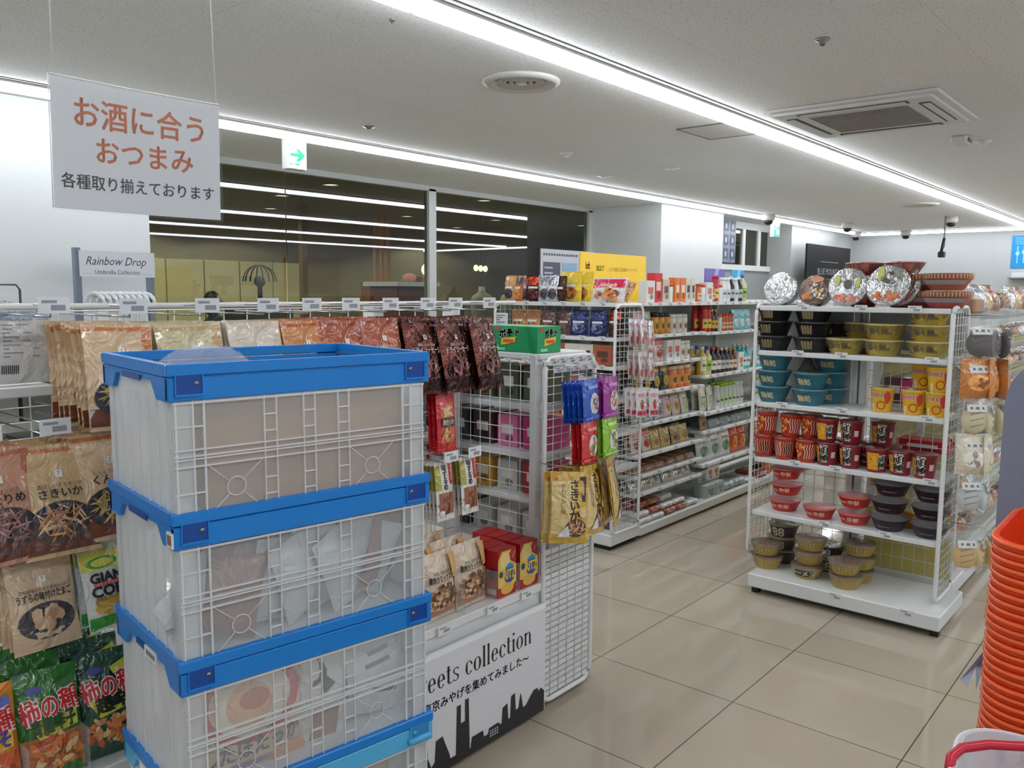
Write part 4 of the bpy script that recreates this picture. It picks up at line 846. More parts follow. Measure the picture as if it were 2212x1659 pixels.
# giant corn
b = B(); w, h = .115, .185; fm = pouch(b, w, h, .03, FI(226, 230, 226)); b.rect(fm, -w*.48, h*.22, w*.48, h*.45, FI(232, 226, 96)); b.rect(fm, -w*.48, -h*.48, w*.48, -h*.33, FI(52, 158, 50)); b.oval(fm, -w*.1, h*.3, w*.3, h*.07, FI(90, 170, 60), 14, .7)
b.heap(fm, 0, -h*.2, w*.36, h*.1, [FI(226, 190, 96), FI(206, 166, 70), FI(240, 214, 130)], 40, .008, .007); b.text(fm, 'GIANT', 0, h*.13, .022, INK, .045, w*.9); b.text(fm, 'CORN', 0, -h*.03, .024, INK, .045, w*.9); b.rect(fm, -w*.34, h*.03, w*.36, h*.07, FI(206, 70, 60)); b.text(fm, 'ジャイアントコーン', 0, h*.05, .007, P((240, 236, 220), 'ink'), 0, w*.6); b.text(fm, '大粒でカリッと香ばしい', 0, -h*.115, .007, INK, 0, w*.7)
KIND['corn'] = ((Proto('snack_pouch', 'snack bag', b), h), 'green and white bag of giant corn')
def kaki(base, low, sub, c2, pal, pt):
    b = B(); w, h = .128, .23; fm = pouch(b, w, h, .045, FI(*base), low=.2); rd = P((206, 30, 36), 'ink'); wh = P((244, 240, 236), 'ink')
    b.rect(fm, -w*.47, -h*.46, w*.47, -h*.1, FI(*low)); b.heap(fm, 0, -h*.25, w*.4, h*.15, [FI(226, 120, 50), FI(196, 84, 40), FI(232, 196, 140), FI(214, 140, 70)], 50, .012, .006)
    b.oval(fm, -w*.2, h*.33, w*.13, h*.035, P((70, 70, 150), 'ink')); b.poly(fm, [(w*.05, h*.33), (w*.4, h*.4), (w*.43, h*.31), (w*.1, h*.26)], FI(*c2))
    b.text(fm, '柿の種', 0, h*.155, .04, wh, .075, w*.9, rot=.12); b.text(fm, '柿の種', 0, h*.155, .04, rd, .03, w*.9, rot=.12)
    b.poly(fm, [(-w*.36, h*.05), (w*.4, h*.1), (w*.4, -h*.06), (-w*.2, -h*.12)], FI(*pal)); b.text(fm, sub, w*.03, 0, .028, P(pt, 'ink'), .04, w*.7, rot=.1)
    return (Proto('snack_pouch', 'snack bag', b), h)
KIND['kaki_orange'] = (kaki((226, 140, 30), (214, 90, 40), '梅しそ', (90, 110, 190), (236, 176, 60), (80, 80, 140)), 'orange rice cracker bag')
KIND['kaki_green'] = (kaki((46, 116, 40), (190, 110, 60), '青唐辛子', (70, 120, 70), (206, 196, 70), (40, 80, 30)), 'green rice cracker bag')
KIND['kaki_dark'] = (kaki((14, 70, 48), (24, 74, 40), '超辛', (206, 206, 40), (214, 210, 40), (24, 24, 20)), 'dark green extra hot rice cracker bag')
# (hook x, top z, front y, kind, copies, yaw, name for the label)
HANG = [(.845, 1.46, 1.86, 'smoked', 8, -.06, 'orange brown smoked snack bag in the top row'), (1.025, 1.458, 1.88, 'pale', 6, .02, 'pale straw snack bag in the top row'), (1.2, 1.458, 1.88, 'cheese', 6, .03, 'cream cheese snack bag in the top row'), (1.345, 1.458, 1.88, 'amber', 6, .04, 'amber orange snack bag in the top row'), (1.475, 1.458, 1.88, 'rust', 6, .05, 'rust red jerky bag beside the amber bags'), (1.615, 1.458, 1.88, 'rust', 6, 0, 'rust red jerky bag beside the maroon bags'), (1.775, 1.458, 1.88, 'maroon', 6, .1, 'dark maroon sausage bag beside the rust red bags'), (1.9, 1.455, 1.88, 'maroon', 6, .18, 'dark maroon sausage bag on the middle maroon hook'), (2.06, 1.452, 1.88, 'maroon', 7, .22, 'dark maroon sausage bag beside the green carton'),
        (.575, 1.215, 1.86, 'arare', 5, 0, 'rosy brown dried squid bag in the second row'), (.692, 1.212, 1.86, 'squid', 5, .02, 'tan shredded squid bag in the second row'), (.805, 1.222, 1.86, 'smoked', 5, -.05, 'orange brown smoked bag in the second row'),
        (.655, .985, 1.86, 'quail', 4, .02, 'kraft brown quail egg pouch in the third row'), (.79, .975, 1.86, 'corn', 4, .03, 'green and white corn bag in the third row')]
for x, z, y, k, n, yaw, l in HANG:
    pr = KIND[k][0]
    for i in range(n):
        t = .22-.02*i
        hang(pr, (x+RN.uniform(-.006, .006), y+i*.03, z-RN.uniform(0, .006)), max(.03, t), yaw*(1-.1*i)+RN.uniform(-.05, .05), RN.uniform(-.03, .03), '%s, %s from the front' % (l, ORD[i]), l.replace(' bag', ' bags').replace(' pouch', ' pouches'))
# bags standing on the bottom shelf at the left
def stand(pr, x, y, z, tilt, yaw, label, group=None, roll=0):
    p, h = pr; e = Euler((tilt, roll, yaw)); v = Vector((0, 0, h/2)); v.rotate(e); return p.put(Vector((x, y, z))+v, e, label, group)
for k, xs in (('kaki_orange', (.53, .525)), ('kaki_green', (.657, .65, .645)), ('kaki_dark', (.782, .78, .775))):
    for i, x in enumerate(xs):
        stand(KIND[k][0], x+.01*i, 1.83+.095*i, .493, -.28, -.12, '%s standing on the bottom shelf, %s from the front' % (KIND[k][1], ORD[i]), 'rice cracker bags on the bottom shelf')
stand(KIND['kaki_dark'][0], .73, 2.13, .6, -.1, .05, 'dark green rice cracker bag propped high at the back of the bottom shelf')
B_ = Proto('clear_divider', 'divider', B().box(-.001, 0, 0, .001, .3, .1, CLEAR))
for i, x in enumerate((.595, .715, 1.895, 2.055, 2.175)): B_.put((x, 1.795, .492), (0, 0, 0), 'clear shelf divider on the bottom shelf, %s counting from the crates outward' % ORD[i], 'clear dividers on the bottom shelf')
# white packs seen from behind on the small shelf
b = B(); fm = pouch(b, .13, .17, .03, FI(222, 222, 220)); 
for i in range(9): b.rect(fm, -.045, .05-i*.009, -.045+.02+.07*RN.random(), .053-i*.009, P((150, 150, 156), 'ink'), 1)
b.rect(fm, -.05, .062, .055, .082, P((150, 164, 184), 'film'), 2)
for i in range(9): b.rect(fm, -.05+i*.004, -.06, -.048+i*.004, -.04, INK, 1)
pw = (Proto('snack_pouch', 'snack bag', b), .17)
for i, x in enumerate((.46, .6, .735)): stand(pw, x, 2.1, 1.317, .04, 0, 'white pack with small print and barcode on the small shelf, %s toward the hooks' % ORD[i], 'white packs on the small shelf')
# nuts, crackers at the right end of the bottom shelf
def nuts():
    b = B(); w, h = .15, .215; fm = pouch(b, w, h, .055, FI(228, 208, 184), low=.25); b.rect(fm, -w*.47, -h*.46, w*.47, -h*.2, FI(176, 116, 84)); b.oval(fm, 0, -h*.3, w*.42, h*.05, FI(226, 180, 146))
    b.heap(fm, 0, -h*.14, w*.42, h*.17, [FI(120, 70, 48), FI(186, 140, 96), FI(92, 52, 40), FI(214, 176, 130), FI(150, 92, 62)], 90, .0085, .006)
    b.text(fm, '素焼きミックスナッツ', 0, h*.13, .017, INK, .03, w*.86); b.text(fm, '食塩・植物油不使用', 0, h*.215, .009, INK, 0, w*.6); b.text(fm, '7', 0, h*.29, .012, P((150, 110, 80), 'ink')); b.rect(fm, w*.25, h*.1, w*.47, h*.45, FI(226, 180, 120)); return (Proto('nut_pouch', 'snack bag', b), h)
NU = nuts()
for i, (x, y) in enumerate(((1.82, 1.83), (1.97, 1.835), (1.955, 1.91), (1.81, 1.91), (1.79, 1.98), (1.93, 1.98))):
    stand(NU, x, y, .493, -.1-.02*i, .06, 'cream bag of mixed nuts on the bottom shelf, %s' % ('front one by the crates', 'front one beside the cracker boxes', 'second deep by the boxes', 'second deep by the crates', 'rear one by the crates', 'rear one by the boxes')[i], 'bags of mixed nuts')
b = B(); w, h, d = .098, .165, .055; RR = P((176, 26, 32), 'paint'); b.box(-w/2, -d/2, 0, w/2, d/2, h, RR, .001); fp = fplane((0, -d/2, h/2), (1, 0, 0), (0, 0, 1)); YE = P((232, 200, 96), 'ink')
b.poly(fp, [(-.05, -.045), (-.05, .05), (-.03, .08), (.02, .078), (.0, .05), (.05, .02), (.05, -.04), (.02, -.06)], YE); b.oval(fp, -.012, .045, .026, .03, P((240, 216, 140), 'ink')); b.oval(fp, .012, -.005, .034, .036, P((250, 214, 40), 'ink')); b.oval(fp, .012, -.008, .031, .031, P((26, 70, 160), 'ink')); b.oval(fp, -.034, .0, .011, .012, P((30, 70, 110), 'ink'))
b.text(fp, 'RITZ', .012, -.006, .034, P((250, 206, 30), 'ink'), .05, .064); b.poly(fp, [(-.012, .022), (.012, .034), (.036, .022), (.03, .016), (-.006, .016)], P((40, 150, 210), 'ink')); b.oval(fp, .0, -.055, .035, .02, P((226, 180, 80), 'ink')); b.text(fp, 'クラッカー', .035, .06, .01, P((246, 236, 220), 'ink'), 0, .03, rot=.9)
fq = fplane((-w/2, 0, h/2), (0, -1, 0), (0, 0, 1)); b.oval(fq, 0, .0, .016, .02, P((70, 20, 24), 'ink')); b.rect(fq, -.02, -.07, .02, -.05, P((226, 210, 190), 'ink'), 1)
RZ = Proto('cracker_box', 'box', b)
for i, (x, y) in enumerate(((1.995, 1.83), (2.115, 1.83), (2.235, 1.83), (2.02, 1.89), (2.125, 1.89), (2.235, 1.89), (2.02, 1.95), (2.13, 1.95), (2.24, 1.95), (2.24, 2.01))):
    if i == 0: continue
    RZ.put((x, y, .4905), (0, 0, .03*(i % 2)), 'red and yellow cracker box on the bottom shelf, %s' % {1: 'front one beside the nuts', 2: 'front one at the slatted end', 3: 'second deep beside the nuts', 4: 'second deep, middle', 5: 'second deep, at the slatted end', 6: 'third deep beside the nuts', 7: 'third deep, middle', 8: 'third deep, at the slatted end', 9: 'fourth deep, at the slatted end'}[i], 'cracker boxes')
# red pack and dried squid packs at the right of the gondola
b = B(); fm = pouch(b, .09, .2, .016, FI(206, 34, 44)); b.rect(fm, -.03, -.07, .032, .06, FI(226, 90, 70)); b.heap(fm, .0, .03, .02, .025, [FI(226, 196, 140), FI(206, 160, 100)], 16, .006, .014); b.heap(fm, 0, -.045, .024, .02, [FI(226, 196, 140), FI(206, 150, 90)], 16, .005, .014); b.rect(fm, -.03, -.018, .032, .012, FI(70, 34, 32)); b.text(fm, '焼きいか', 0, -.003, .014, P((240, 226, 210), 'ink'), .02, .05)
for i in range(3): hang((Proto('snack_pouch', 'snack bag', b), .2), (1.88, 1.87+.02*i, 1.222), .06, .05, 0, 'red long pack with dark name band hanging beyond the top crate, %s from the front' % ORD[i], 'red packs beside the top crate')
b = B(); fm = pouch(b, .09, .19, .016, FI(236, 234, 228)); b.rect(fm, -.044, .005, -.02, .085, FI(176, 170, 70)); b.rect(fm, .022, .02, .04, .085, P((206, 40, 48), 'ink')); b.vtext(fm, '味するめ', .0, .085, .018, INK, .03); b.rect(fm, -.034, -.075, .034, -.005, FI(150, 90, 62)); b.heap(fm, 0, -.04, .028, .03, [FI(170, 104, 70), FI(126, 70, 48)], 14, .016, .007); b.oval(fm, -.026, -.068, .013, .008, FI(240, 240, 240)); b.vtext(fm, 'やわらか', .031, .082, .011, P((246, 240, 236), 'ink'))
ds = (Proto('snack_pouch', 'snack bag', b), .19)
for k, x in enumerate((1.87, 1.985)):
    for i in range(5): hang(ds, (x+.004*i, 1.87+.022*i, .99-.003*i), .1, .1, .02, 'white dried squid pack, %s from the front on the %s low hook' % (ORD[i], ('first', 'second')[k]), 'white dried squid packs on the %s low hook' % ('first', 'second')[k])

# ---- end rack of the snack gondola
def squat(col, blob, l): 
    b = B(); w, h = .115, .15; fm = pouch(b, w, h, .022, FI(*col), low=.1); b.oval(fm, .012, -.012, .034, .038, P((236, 236, 240), 'film')); b.heap(fm, .012, -.012, .026, .028, [FI(*c) for c in blob], 18, .006, .008)
    b.rect(fm, -.05, -.066, .05, -.058, FI(*[min(255, c+50) for c in col])); b.rect(fm, -.03, .042, .04, .052, FI(*[min(255, c+70) for c in col])); b.text(fm, 'ミックス', .01, .047, .012, P((250, 250, 250), 'ink'), .02, .06); return (Proto('snack_pouch', 'snack bag', b), h), l
PKS = [(squat((30, 84, 190), [(206, 160, 120), (60, 90, 150), (226, 200, 170)], 'blue snack pouch on the end rack side'), 2.41, 1.23, 5), (squat((156, 44, 150), [(206, 120, 90), (226, 190, 150)], 'purple snack pouch on the end rack side'), 2.54, 1.23, 4), (squat((206, 40, 44), [(226, 180, 120), (90, 140, 70), (206, 90, 60)], 'red snack pouch on the end rack side'), 2.41, 1.08, 3), (squat((140, 196, 50), [(226, 120, 60), (236, 226, 120), (90, 160, 90)], 'lime green snack pouch on the end rack side'), 2.54, 1.085, 3)]
for (pr, l), x, z, n in PKS:
    for i in range(n): hang(pr, (x, 1.675+.022*i, z-.003*i), .05+.01*i, .1, RN.uniform(-.03, .03), l+', %s from the front' % ORD[i], l.replace(' pouch', ' pouches'))
b = B(); w, h = .145, .245; fm = pouch(b, w, h, .03, FI(206, 166, 62), P((200, 150, 50), 'foil')); b.rect(fm, -w*.46, -.09, w*.1, .09, FI(222, 196, 130)); b.poly(fm, [(.036, .105), (.062, .105), (.058, .02), (.044, .02)], P((66, 40, 60), 'ink')); b.vtext(fm, 'さきいか', .016, .092, .03, INK, .03); b.vtext(fm, 'やわらかい味', -.026, .08, .015, P((120, 70, 40), 'ink')); b.oval(fm, .022, -.07, .04, .032, FI(90, 62, 50)); b.heap(fm, .022, -.07, .034, .026, [FI(*c) for c in SQ], 34, .012, .0025); b.poly(fm, [(-.05, -.1), (-.01, -.06), (.0, -.1)], FI(234, 234, 240)); b.oval(fm, .046, -.02, .014, .014, FI(236, 206, 160)); b.oval(fm, -.052, .098, .007, .006, P((206, 90, 40), 'ink'))
gp = (Proto('snack_pouch', 'snack bag', b), h)
for k, (x, z, n, yaw) in enumerate(((2.285, .92, 2, -.55), (2.4, .925, 4, .15), (2.53, .935, 3, .4))):
    for i in range(n): hang(gp, (x, 1.665+.03*i, z-.004*i), .16-.04*i, yaw, .08, 'gold squid snack bag on the end rack, %s bunch, %s from the front' % (('corner', 'middle', 'outer')[k], ORD[i]), 'gold squid bags, %s bunch' % ('corner', 'middle', 'outer')[k])
t = thing('green_carton', 'bright green snack carton on top of the end rack', 'box', (2.4, 1.99, 1.316), .0); GC = P((30, 150, 90), 'paint')
b = B().box(-.07, -.14, 0, .07, .14, .095, GC, .001)
for fp, s in ((fplane((0, -.14, .05), (1, 0, 0), (0, 0, 1)), .055), (fplane((-.07, 0, .05), (0, -1, 0), (0, 0, 1)), .09)):
    b.text(fp, 'ポテト', .01, .018, .026, P((246, 246, 240), 'ink'), .08, s*1.3, rot=.1); b.text(fp, 'ポテト', .01, .018, .026, P((30, 30, 30), 'ink'), .03, s*1.3, rot=.1); b.poly(fp, [(-.03, -.026), (-.028, .0), (.04, .006), (.036, -.014)], P((236, 206, 50), 'ink')); b.rect(fp, -.02, -.016, .03, -.004, P((226, 80, 40), 'ink'), 1); b.oval(fp, -.045, .034, .012, .006, P((220, 60, 50), 'ink')); b.rect(fp, -.05, -.045, -.01, -.035, P((150, 220, 180), 'ink'), 1)
b.build('carton', t)
def carton(w, d, h, col, pr=(230, 226, 220)):
    b = B().box(-w/2, -d/2, 0, w/2, d/2, h, P(col, 'paint'), .001); fp = fplane((0, -d/2, h/2), (1, 0, 0), (0, 0, 1)); b.rect(fp, -w*.3, -h*.1, w*.3, h*.2, P(pr, 'ink'), 1); b.oval(fp, w*.1, -h*.25, w*.2, h*.12, P([c*.6 for c in col], 'ink')); return b
REAR = [((74, 52, 46), 'dark brown'), ((176, 40, 44), 'red'), ((220, 120, 160), 'pink'), ((206, 60, 130), 'magenta'), ((214, 160, 60), 'yellow'), ((196, 196, 192), 'white'), ((60, 54, 60), 'black'), ((90, 96, 70), 'olive')]
rc = {}
for r, (z, cols, h) in enumerate(((1.126, (7, 7, 7, 0, 7), .13), (.946, (3, 2, 0, 6, 6, 6), .12), (.776, (1, 5, 4, 7, 1, 4), .115), (.601, (5, 5, 5, 6, 5), .1))):
    for i, c in enumerate(cols):
        k = (c, h); col, nm = REAR[c]
        if k not in rc: rc[k] = Proto('snack_carton', 'box', carton(.1, .16, h, col))
        rc[k].put((2.48, 1.92+i*.128, z), (0, 0, -PI/2), '%s carton inside the wire end rack, %s shelf, %s from the corner post' % (nm, ('upper', 'second', 'third', 'lowest')[r], ORD[i]), 'cartons inside the end rack')
t = thing('paper_cup', 'white cup with lid behind the wire of the end rack', 'cup', (2.43, 2.02, .8)); 
t.location = (2.39, 1.885, .777); B().lathe([(.028, 0), (.036, .1)], P((226, 200, 196), 'paint'), 18).build('body', t); B().lathe([(.039, .1), (.039, .108), (.033, .116), (0, .116)], P((240, 240, 240), 'plastic'), 18).build('lid', t)

# goods on the rear shelves of the snack gondola, seen through its wire
for r, (z, n) in enumerate(((.791, 6), (1.001, 6), (1.201, 6))):
    for i in range(n):
        col, nm = (((126, 132, 122), 'grey green'), ((96, 100, 96), 'dark grey'), ((176, 178, 172), 'pale grey'))[(i+r) % 3]; k = (col, 'rear')
        if k not in rc: rc[k] = Proto('snack_carton', 'box', carton(.13, .16, .15, col))
        for x0, wh in ((.3, 'first post'), (1.86, 'end rack')):
            if x0 > 1 and i > 2: continue
            rc[k].put((x0+i*.14, 2.37, z), (0, 0, PI), '%s carton behind the snack gondola wire, %s rear shelf, %s from the %s' % (nm, ('low', 'middle', 'high')[r], ORD[i], wh), 'cartons on the rear shelves')
# ------------------------------------------------------------------ noodle rack goods (faces -x)
FX = -PI/2
def bowl(name, r1, r0, h, col, kind, prints, lid='film', lidcol=(214, 214, 216), dome=0, wrap=True):
    b = B(); m = P(col, kind); b.lathe([(r0*.96, 0), (r0, .004), (r1*.985, h-.008), (r1, h-.008), (r1*1.02, h-.002), (r1*.99, h)], m, 26); fm = fcone(r0, r1*.985, h-.008)
    for p in prints:
        if p[0] == 'r': b.rect(fm, p[1], p[2], p[3], p[4], P(p[5], 'ink'), 6)
        elif p[0] == 'o': b.oval(fm, p[1], p[2], p[3], p[4], P(p[5], 'ink'))
        elif p[0] == 't': b.text(fm, p[1], p[2], p[3], p[4], P(p[5], 'ink'), .03)
        elif p[0] == 's':
            for i in range(p[1]): x = (i-p[1]/2)*p[2]; b.rect(fm, x, h*.2, x+p[2]*.45, h*.8, P(p[3], 'ink'), 2)
    q = B()
    if dome: q.lathe([(r1*1.03, h-.004), (r1*1.03, h+.001), (r1*.95, h+dome*.5), (r1*.72, h+dome), (0, h+dome)], CLEARF, 26)
    else: q.lathe([(r1*1.03, h-.004), (r1*1.03, h), (r1*.97, h+.002), (0, h+.004)], P(lidcol, lid), 26); fl = lambda x, y, e=0: Vector((x, y, h+.0035+e)); q.heap(fl, 0, 0, r1*.6, r1*.6, [P([c*.6 for c in lidcol], 'ink'), P((170, 96, 50), 'ink')], 10, r1*.16, r1*.1)
    ps = [('lid', q, 'clear lid' if dome else None)]
    if wrap: w = B().lathe([(r0*1.0, -.0004), (r1*1.06, h*.6), (r1*1.075, h+.002), (r1*.9, h+.007)], P((250, 250, 250), 'clear', op=.045, rough=.06, bump=1, bs=40), 20); ps.append(('shrink_wrap', w, 'clear shrink wrap'))
    return Proto(name, 'instant noodles', b, ps)
GOLD = (206, 180, 74)
BW = {
 'black': bowl('noodle_bowl', .094, .07, .074, (30, 28, 30), 'plastic', [('r', -.035, .015, .02, .055, (96, 84, 60)), ('s', 4, .014, (150, 130, 90))], lidcol=(64, 60, 60), wrap=False),
 'gold': bowl('noodle_bowl', .094, .07, .074, GOLD, 'foil', [('t', '担々麺', -.005, .04, .022, (90, 66, 30)), ('r', .02, .026, .06, .034, (110, 84, 36)), ('r', -.09, .012, -.05, .02, (206, 130, 70))], lidcol=(206, 190, 110)),
 'teal': bowl('noodle_bowl', .09, .062, .08, (62, 122, 140), 'plastic', [('o', 0, .036, .03, .022, (52, 104, 120)), ('t', '麺処', 0, .036, .026, (214, 196, 150))], lidcol=(90, 140, 150), wrap=False),
 'red': bowl('noodle_bowl', .08, .06, .055, (204, 58, 54), 'plastic', [('t', '中華', .015, .028, .02, (240, 214, 180)), ('r', -.06, .022, -.02, .032, (226, 150, 110))], dome=.03, wrap=False),
 'plum': bowl('noodle_bowl', .084, .062, .06, (52, 36, 44), 'plastic', [('r', -.03, .02, .03, .026, (120, 96, 104))], dome=.026, wrap=False),
 'straw': bowl('noodle_bowl', .078, .06, .06, (206, 172, 78), 'plastic', [('s', 9, .016, (176, 150, 76))], lidcol=(120, 96, 80)),
 'label': bowl('noodle_bowl', .078, .06, .06, (206, 172, 78), 'plastic', [('r', -.05, .012, .05, .046, (44, 40, 36)), ('t', 'ラーメン', 0, .029, .024, (232, 226, 206))], lidcol=(120, 96, 80)),
 'brown': bowl('noodle_bowl', .078, .06, .07, (60, 44, 36), 'plastic', [('t', '88', .0, .035, .05, (206, 196, 160))], lidcol=(150, 130, 90))}
def cup(col, low, prints, lidc):
    b = B(); r0, r1, h = .042, .054, .112; b.lathe([(r0*.97, 0), (r0, .003), (r1, h-.006), (r1*1.05, h-.004), (r1*1.05, h), (r1*.98, h)], P(col, 'paint'), 24); fm = fcone(r0, r1, h-.006)
    for p in prints:
        if p[0] == 'r': b.rect(fm, p[1], p[2], p[3], p[4], P(p[5], 'ink'), 5)
        elif p[0] == 'o': b.oval(fm, p[1], p[2], p[3], p[4], P(p[5], 'ink'), inner=p[6] if len(p) > 6 else 0)
        elif p[0] == 't': b.text(fm, p[1], p[2], p[3], p[4], P(p[6] if len(p) > 6 else (240, 236, 226), 'ink'), .07, .09); b.text(fm, p[1], p[2], p[3], p[4], P(p[5], 'ink'), .02, .09)
        elif p[0] == 'v': b.vtext(fm, p[1], p[2], p[3], p[4], P(p[6], 'ink'), .09); b.vtext(fm, p[1], p[2], p[3], p[4], P(p[5], 'ink'), .03)
        elif p[0] == 'h': b.heap(fm, p[1], p[2], p[3], p[4], [P(c, 'ink') for c in p[5]], p[6], .008, .007)
        elif p[0] == 'z':
            for i in range(6): x = p[1]+i*.011; b.poly(fm, [(x, .02), (x+.005, .05), (x, .075), (x+.004, .095), (x+.008, .095), (x+.004, .075), (x+.009, .05), (x+.004, .02)], P(p[2], 'ink'))
    q = B().lathe([(r1*1.05, h), (r1*1.05, h+.002), (0, h+.003)], P(lidc, 'foil'), 24)
    return Proto('noodle_cup', 'instant noodles', b, [('lid', q, None)])
CP = {'yellow': cup((236, 190, 40), None, [('t', 'CHIKEN', -.005, .082, .022, (206, 40, 70)), ('o', .012, .032, .022, .022, (206, 70, 50), .72), ('r', -.036, .0, -.02, .04, (240, 214, 150)), ('o', .04, .07, .014, .03, (206, 60, 50))], (226, 206, 160)),
      'flame': cup((196, 62, 40), None, [('h', -.02, .06, .03, .04, [(226, 120, 60), (206, 80, 40), (240, 170, 90)], 26), ('z', .01, (236, 206, 190))], (190, 110, 96)),
      'wine': cup((140, 30, 46), None, [('r', -.065, .015, -.025, .095, (214, 150, 50)), ('h', -.045, .05, .014, .025, [(236, 170, 60), (200, 110, 40)], 14), ('v', '頑極', .0, .1, .036, (24, 20, 22), (232, 226, 214)), ('r', .035, .04, .055, .07, (226, 196, 196))], (150, 110, 110)),
      'orange': cup((150, 34, 40), None, [('r', -.035, .012, .02, .095, (226, 160, 40)), ('h', -.008, .05, .018, .03, [(240, 180, 70), (206, 120, 40)], 16), ('v', '頑極', .035, .085, .028, (24, 20, 22), (232, 226, 214))], (150, 110, 110)),
      'gaudy': cup((196, 60, 50), None, [('z', -.07, (240, 200, 180)), ('o', .03, .05, .024, .035, (60, 34, 30)), ('z', -.01, (226, 150, 120))], (190, 120, 100))}
NAMES = {'black': 'black noodle bowl', 'gold': 'shiny gold noodle bowl', 'teal': 'teal noodle bowl', 'red': 'red domed noodle bowl', 'plum': 'dark plum noodle bowl', 'straw': 'straw noodle bowl', 'label': 'black labelled noodle bowl', 'brown': 'dark brown noodle bowl', 'yellow': 'yellow noodle cup', 'flame': 'flame red noodle cup', 'wine': 'wine red noodle cup', 'orange': 'orange noodle cup', 'gaudy': 'zigzag red noodle cup'}
LV = ('top', 'second', 'third', 'fourth', 'fifth', 'base')
def ny(px, py, x): return at(px, py, 'x', x).y
used = {}
def stack(kind, px, py, x, z, n, lev, pitch, rot=None, where=''):
    y = ny(px, py, x); d = BW if kind in BW else CP; k = (kind, lev); used[k] = used.get(k, 0)+1
    for i in range(n):
        p = '' if n == 1 else ', %s up' % ORD[i]
        d[kind].put((x+RN.uniform(-.004, .004), y+RN.uniform(-.004, .004), z+i*pitch+.0006), (0, 0, FX+(rot if rot is not None else 0)+RN.uniform(-.12, .12)), '%s on the %s rack shelf, %s%s' % (NAMES[kind], LV[lev], where, p), 'noodles on the %s shelf' % LV[lev])
X = 4.2
for px, w in ((1672, 'at the grocery end'), (1757, 'next to the end column')): stack('black', px, 700, X, NZ[1], 3, 1, .076, where=w)
stack('black', 1800, 700, 4.31, NZ[1], 2, 1, .076, where='rear column'); stack('gold', 1828, 700, 4.195, NZ[1], 1, 1, .076, where='single one in the middle'); stack('gold', 1862, 700, 4.32, NZ[1], 2, 1, .076, where='set back in the middle'); stack('gold', 1912, 700, X, NZ[1], 2, 1, .076, where='next to the bread end'); stack('gold', 2008, 700, X, NZ[1], 3, 1, .076, where='at the bread end')
stack('teal', 1672, 820, X, NZ[2], 3, 2, .083, where='at the grocery end'); stack('teal', 1750, 820, 4.19, NZ[2], 2, 2, .083, where='second column'); stack('teal', 1795, 810, 4.325, NZ[2], 3, 2, .083, where='rear column')
b = B(); pz = Proto('black_figure', 'ornament', B().lathe([(.05, 0), (.03, .03), (.012, .07), (0, .085)], P((70, 70, 64), 'matte'), 12)); pz.put((4.24, ny(1745, 790, 4.24), NZ[2]+.168), (0, 0, 0), 'dark pointed packet on top of the teal bowls')
for px, x, n, w in ((1905, 4.19, 1, 'alone in the middle'), (1975, 4.19, 1, 'front one of the group'), (2025, 4.19, 2, 'front column, bread end'), (1990, 4.3, 2, 'rear column, bread end')): stack('yellow', px, 860, x, NZ[2], n, 2, .1155, where=w)
for i, (px, k, n) in enumerate(((1650, 'gaudy', 1), (1697, 'gaudy', 1), (1743, 'flame', 1), (1788, 'wine', 1), (1839, 'wine', 1), (1897, 'orange', 1), (1949, 'wine', 1), (2000, 'wine', 1))): stack(k, px, 970, 4.165, NZ[3], n, 3, .1155, where='%s cup of the front row' % ORD[i])
for i, (px, k, x) in enumerate(((1658, 'flame', 4.2), (1708, 'flame', 4.2), (1752, 'flame', 4.23), (1787, 'orange', 4.175), (1840, 'wine', 4.19), (1908, 'wine', 4.26))):
    y = ny(px, 920, x); CP[k].put((x, y, NZ[3]+.1161), (0, 0, FX+RN.uniform(-.2, .2)), '%s in the upper layer of cups, %s from the grocery end' % (NAMES[k], ORD[i]), 'upper layer of noodle cups')
for i, (px, k, x) in enumerate(((1675, 'flame', 4.28), (1725, 'flame', 4.28), (1775, 'wine', 4.28), (1825, 'wine', 4.29), (1875, 'wine', 4.29), (1925, 'wine', 4.29))): stack(k, px, 960, x, NZ[3], 1, 3, .1155, where='%s cup of the rear row' % ORD[i])
stack('red', 1697, 1080, 4.23, NZ[4], 3, 4, .086, where='at the grocery end'); stack('red', 1772, 1090, 4.2, NZ[4], 1, 4, .086, where='alone with clear lid'); stack('red', 1846, 1100, 4.2, NZ[4], 2, 4, .086, where='in the middle'); stack('plum', 1922, 1110, 4.21, NZ[4], 3, 4, .086, where='beside the red ones'); stack('plum', 2010, 1120, 4.2, NZ[4], 3, 4, .086, where='at the bread end')
p = Proto('noodle_cup', 'instant noodles', B().lathe([(.03, 0), (.04, .07), (.042, .072), (0, .074)], P((206, 130, 40), 'paint'), 18)); p.put((4.3, ny(1965, 1120, 4.3), NZ[4]+.0005), (0, 0, FX), 'small orange cup between the plum bowl stacks')
bz = .1055
for kind, px, py, x, n, w in (('straw', 1655, 1225, 4.13, 2, 'at the grocery end'), ('brown', 1690, 1180, 4.27, 3, 'behind the end stack'), ('label', 1745, 1235, 4.12, 1, 'lowest of the middle stack'), ('straw', 1825, 1255, 4.09, 2, 'front middle stack'), ('straw', 1855, 1210, 4.22, 3, 'behind the middle stack'), ('brown', 1790, 1190, 4.29, 2, 'hidden rear column')): stack(kind, px, py, x, bz, n, 5, .068, where=w)
for i in (1, 2): BW['straw'].put((4.12+.012*i, ny(1745, 1235, 4.12), bz+.068*i+.001), (0, 0, FX+.3*i), 'straw noodle bowl stacked on the black labelled bowl, %s up' % ('second', 'third')[i-1], 'noodles on the base shelf')
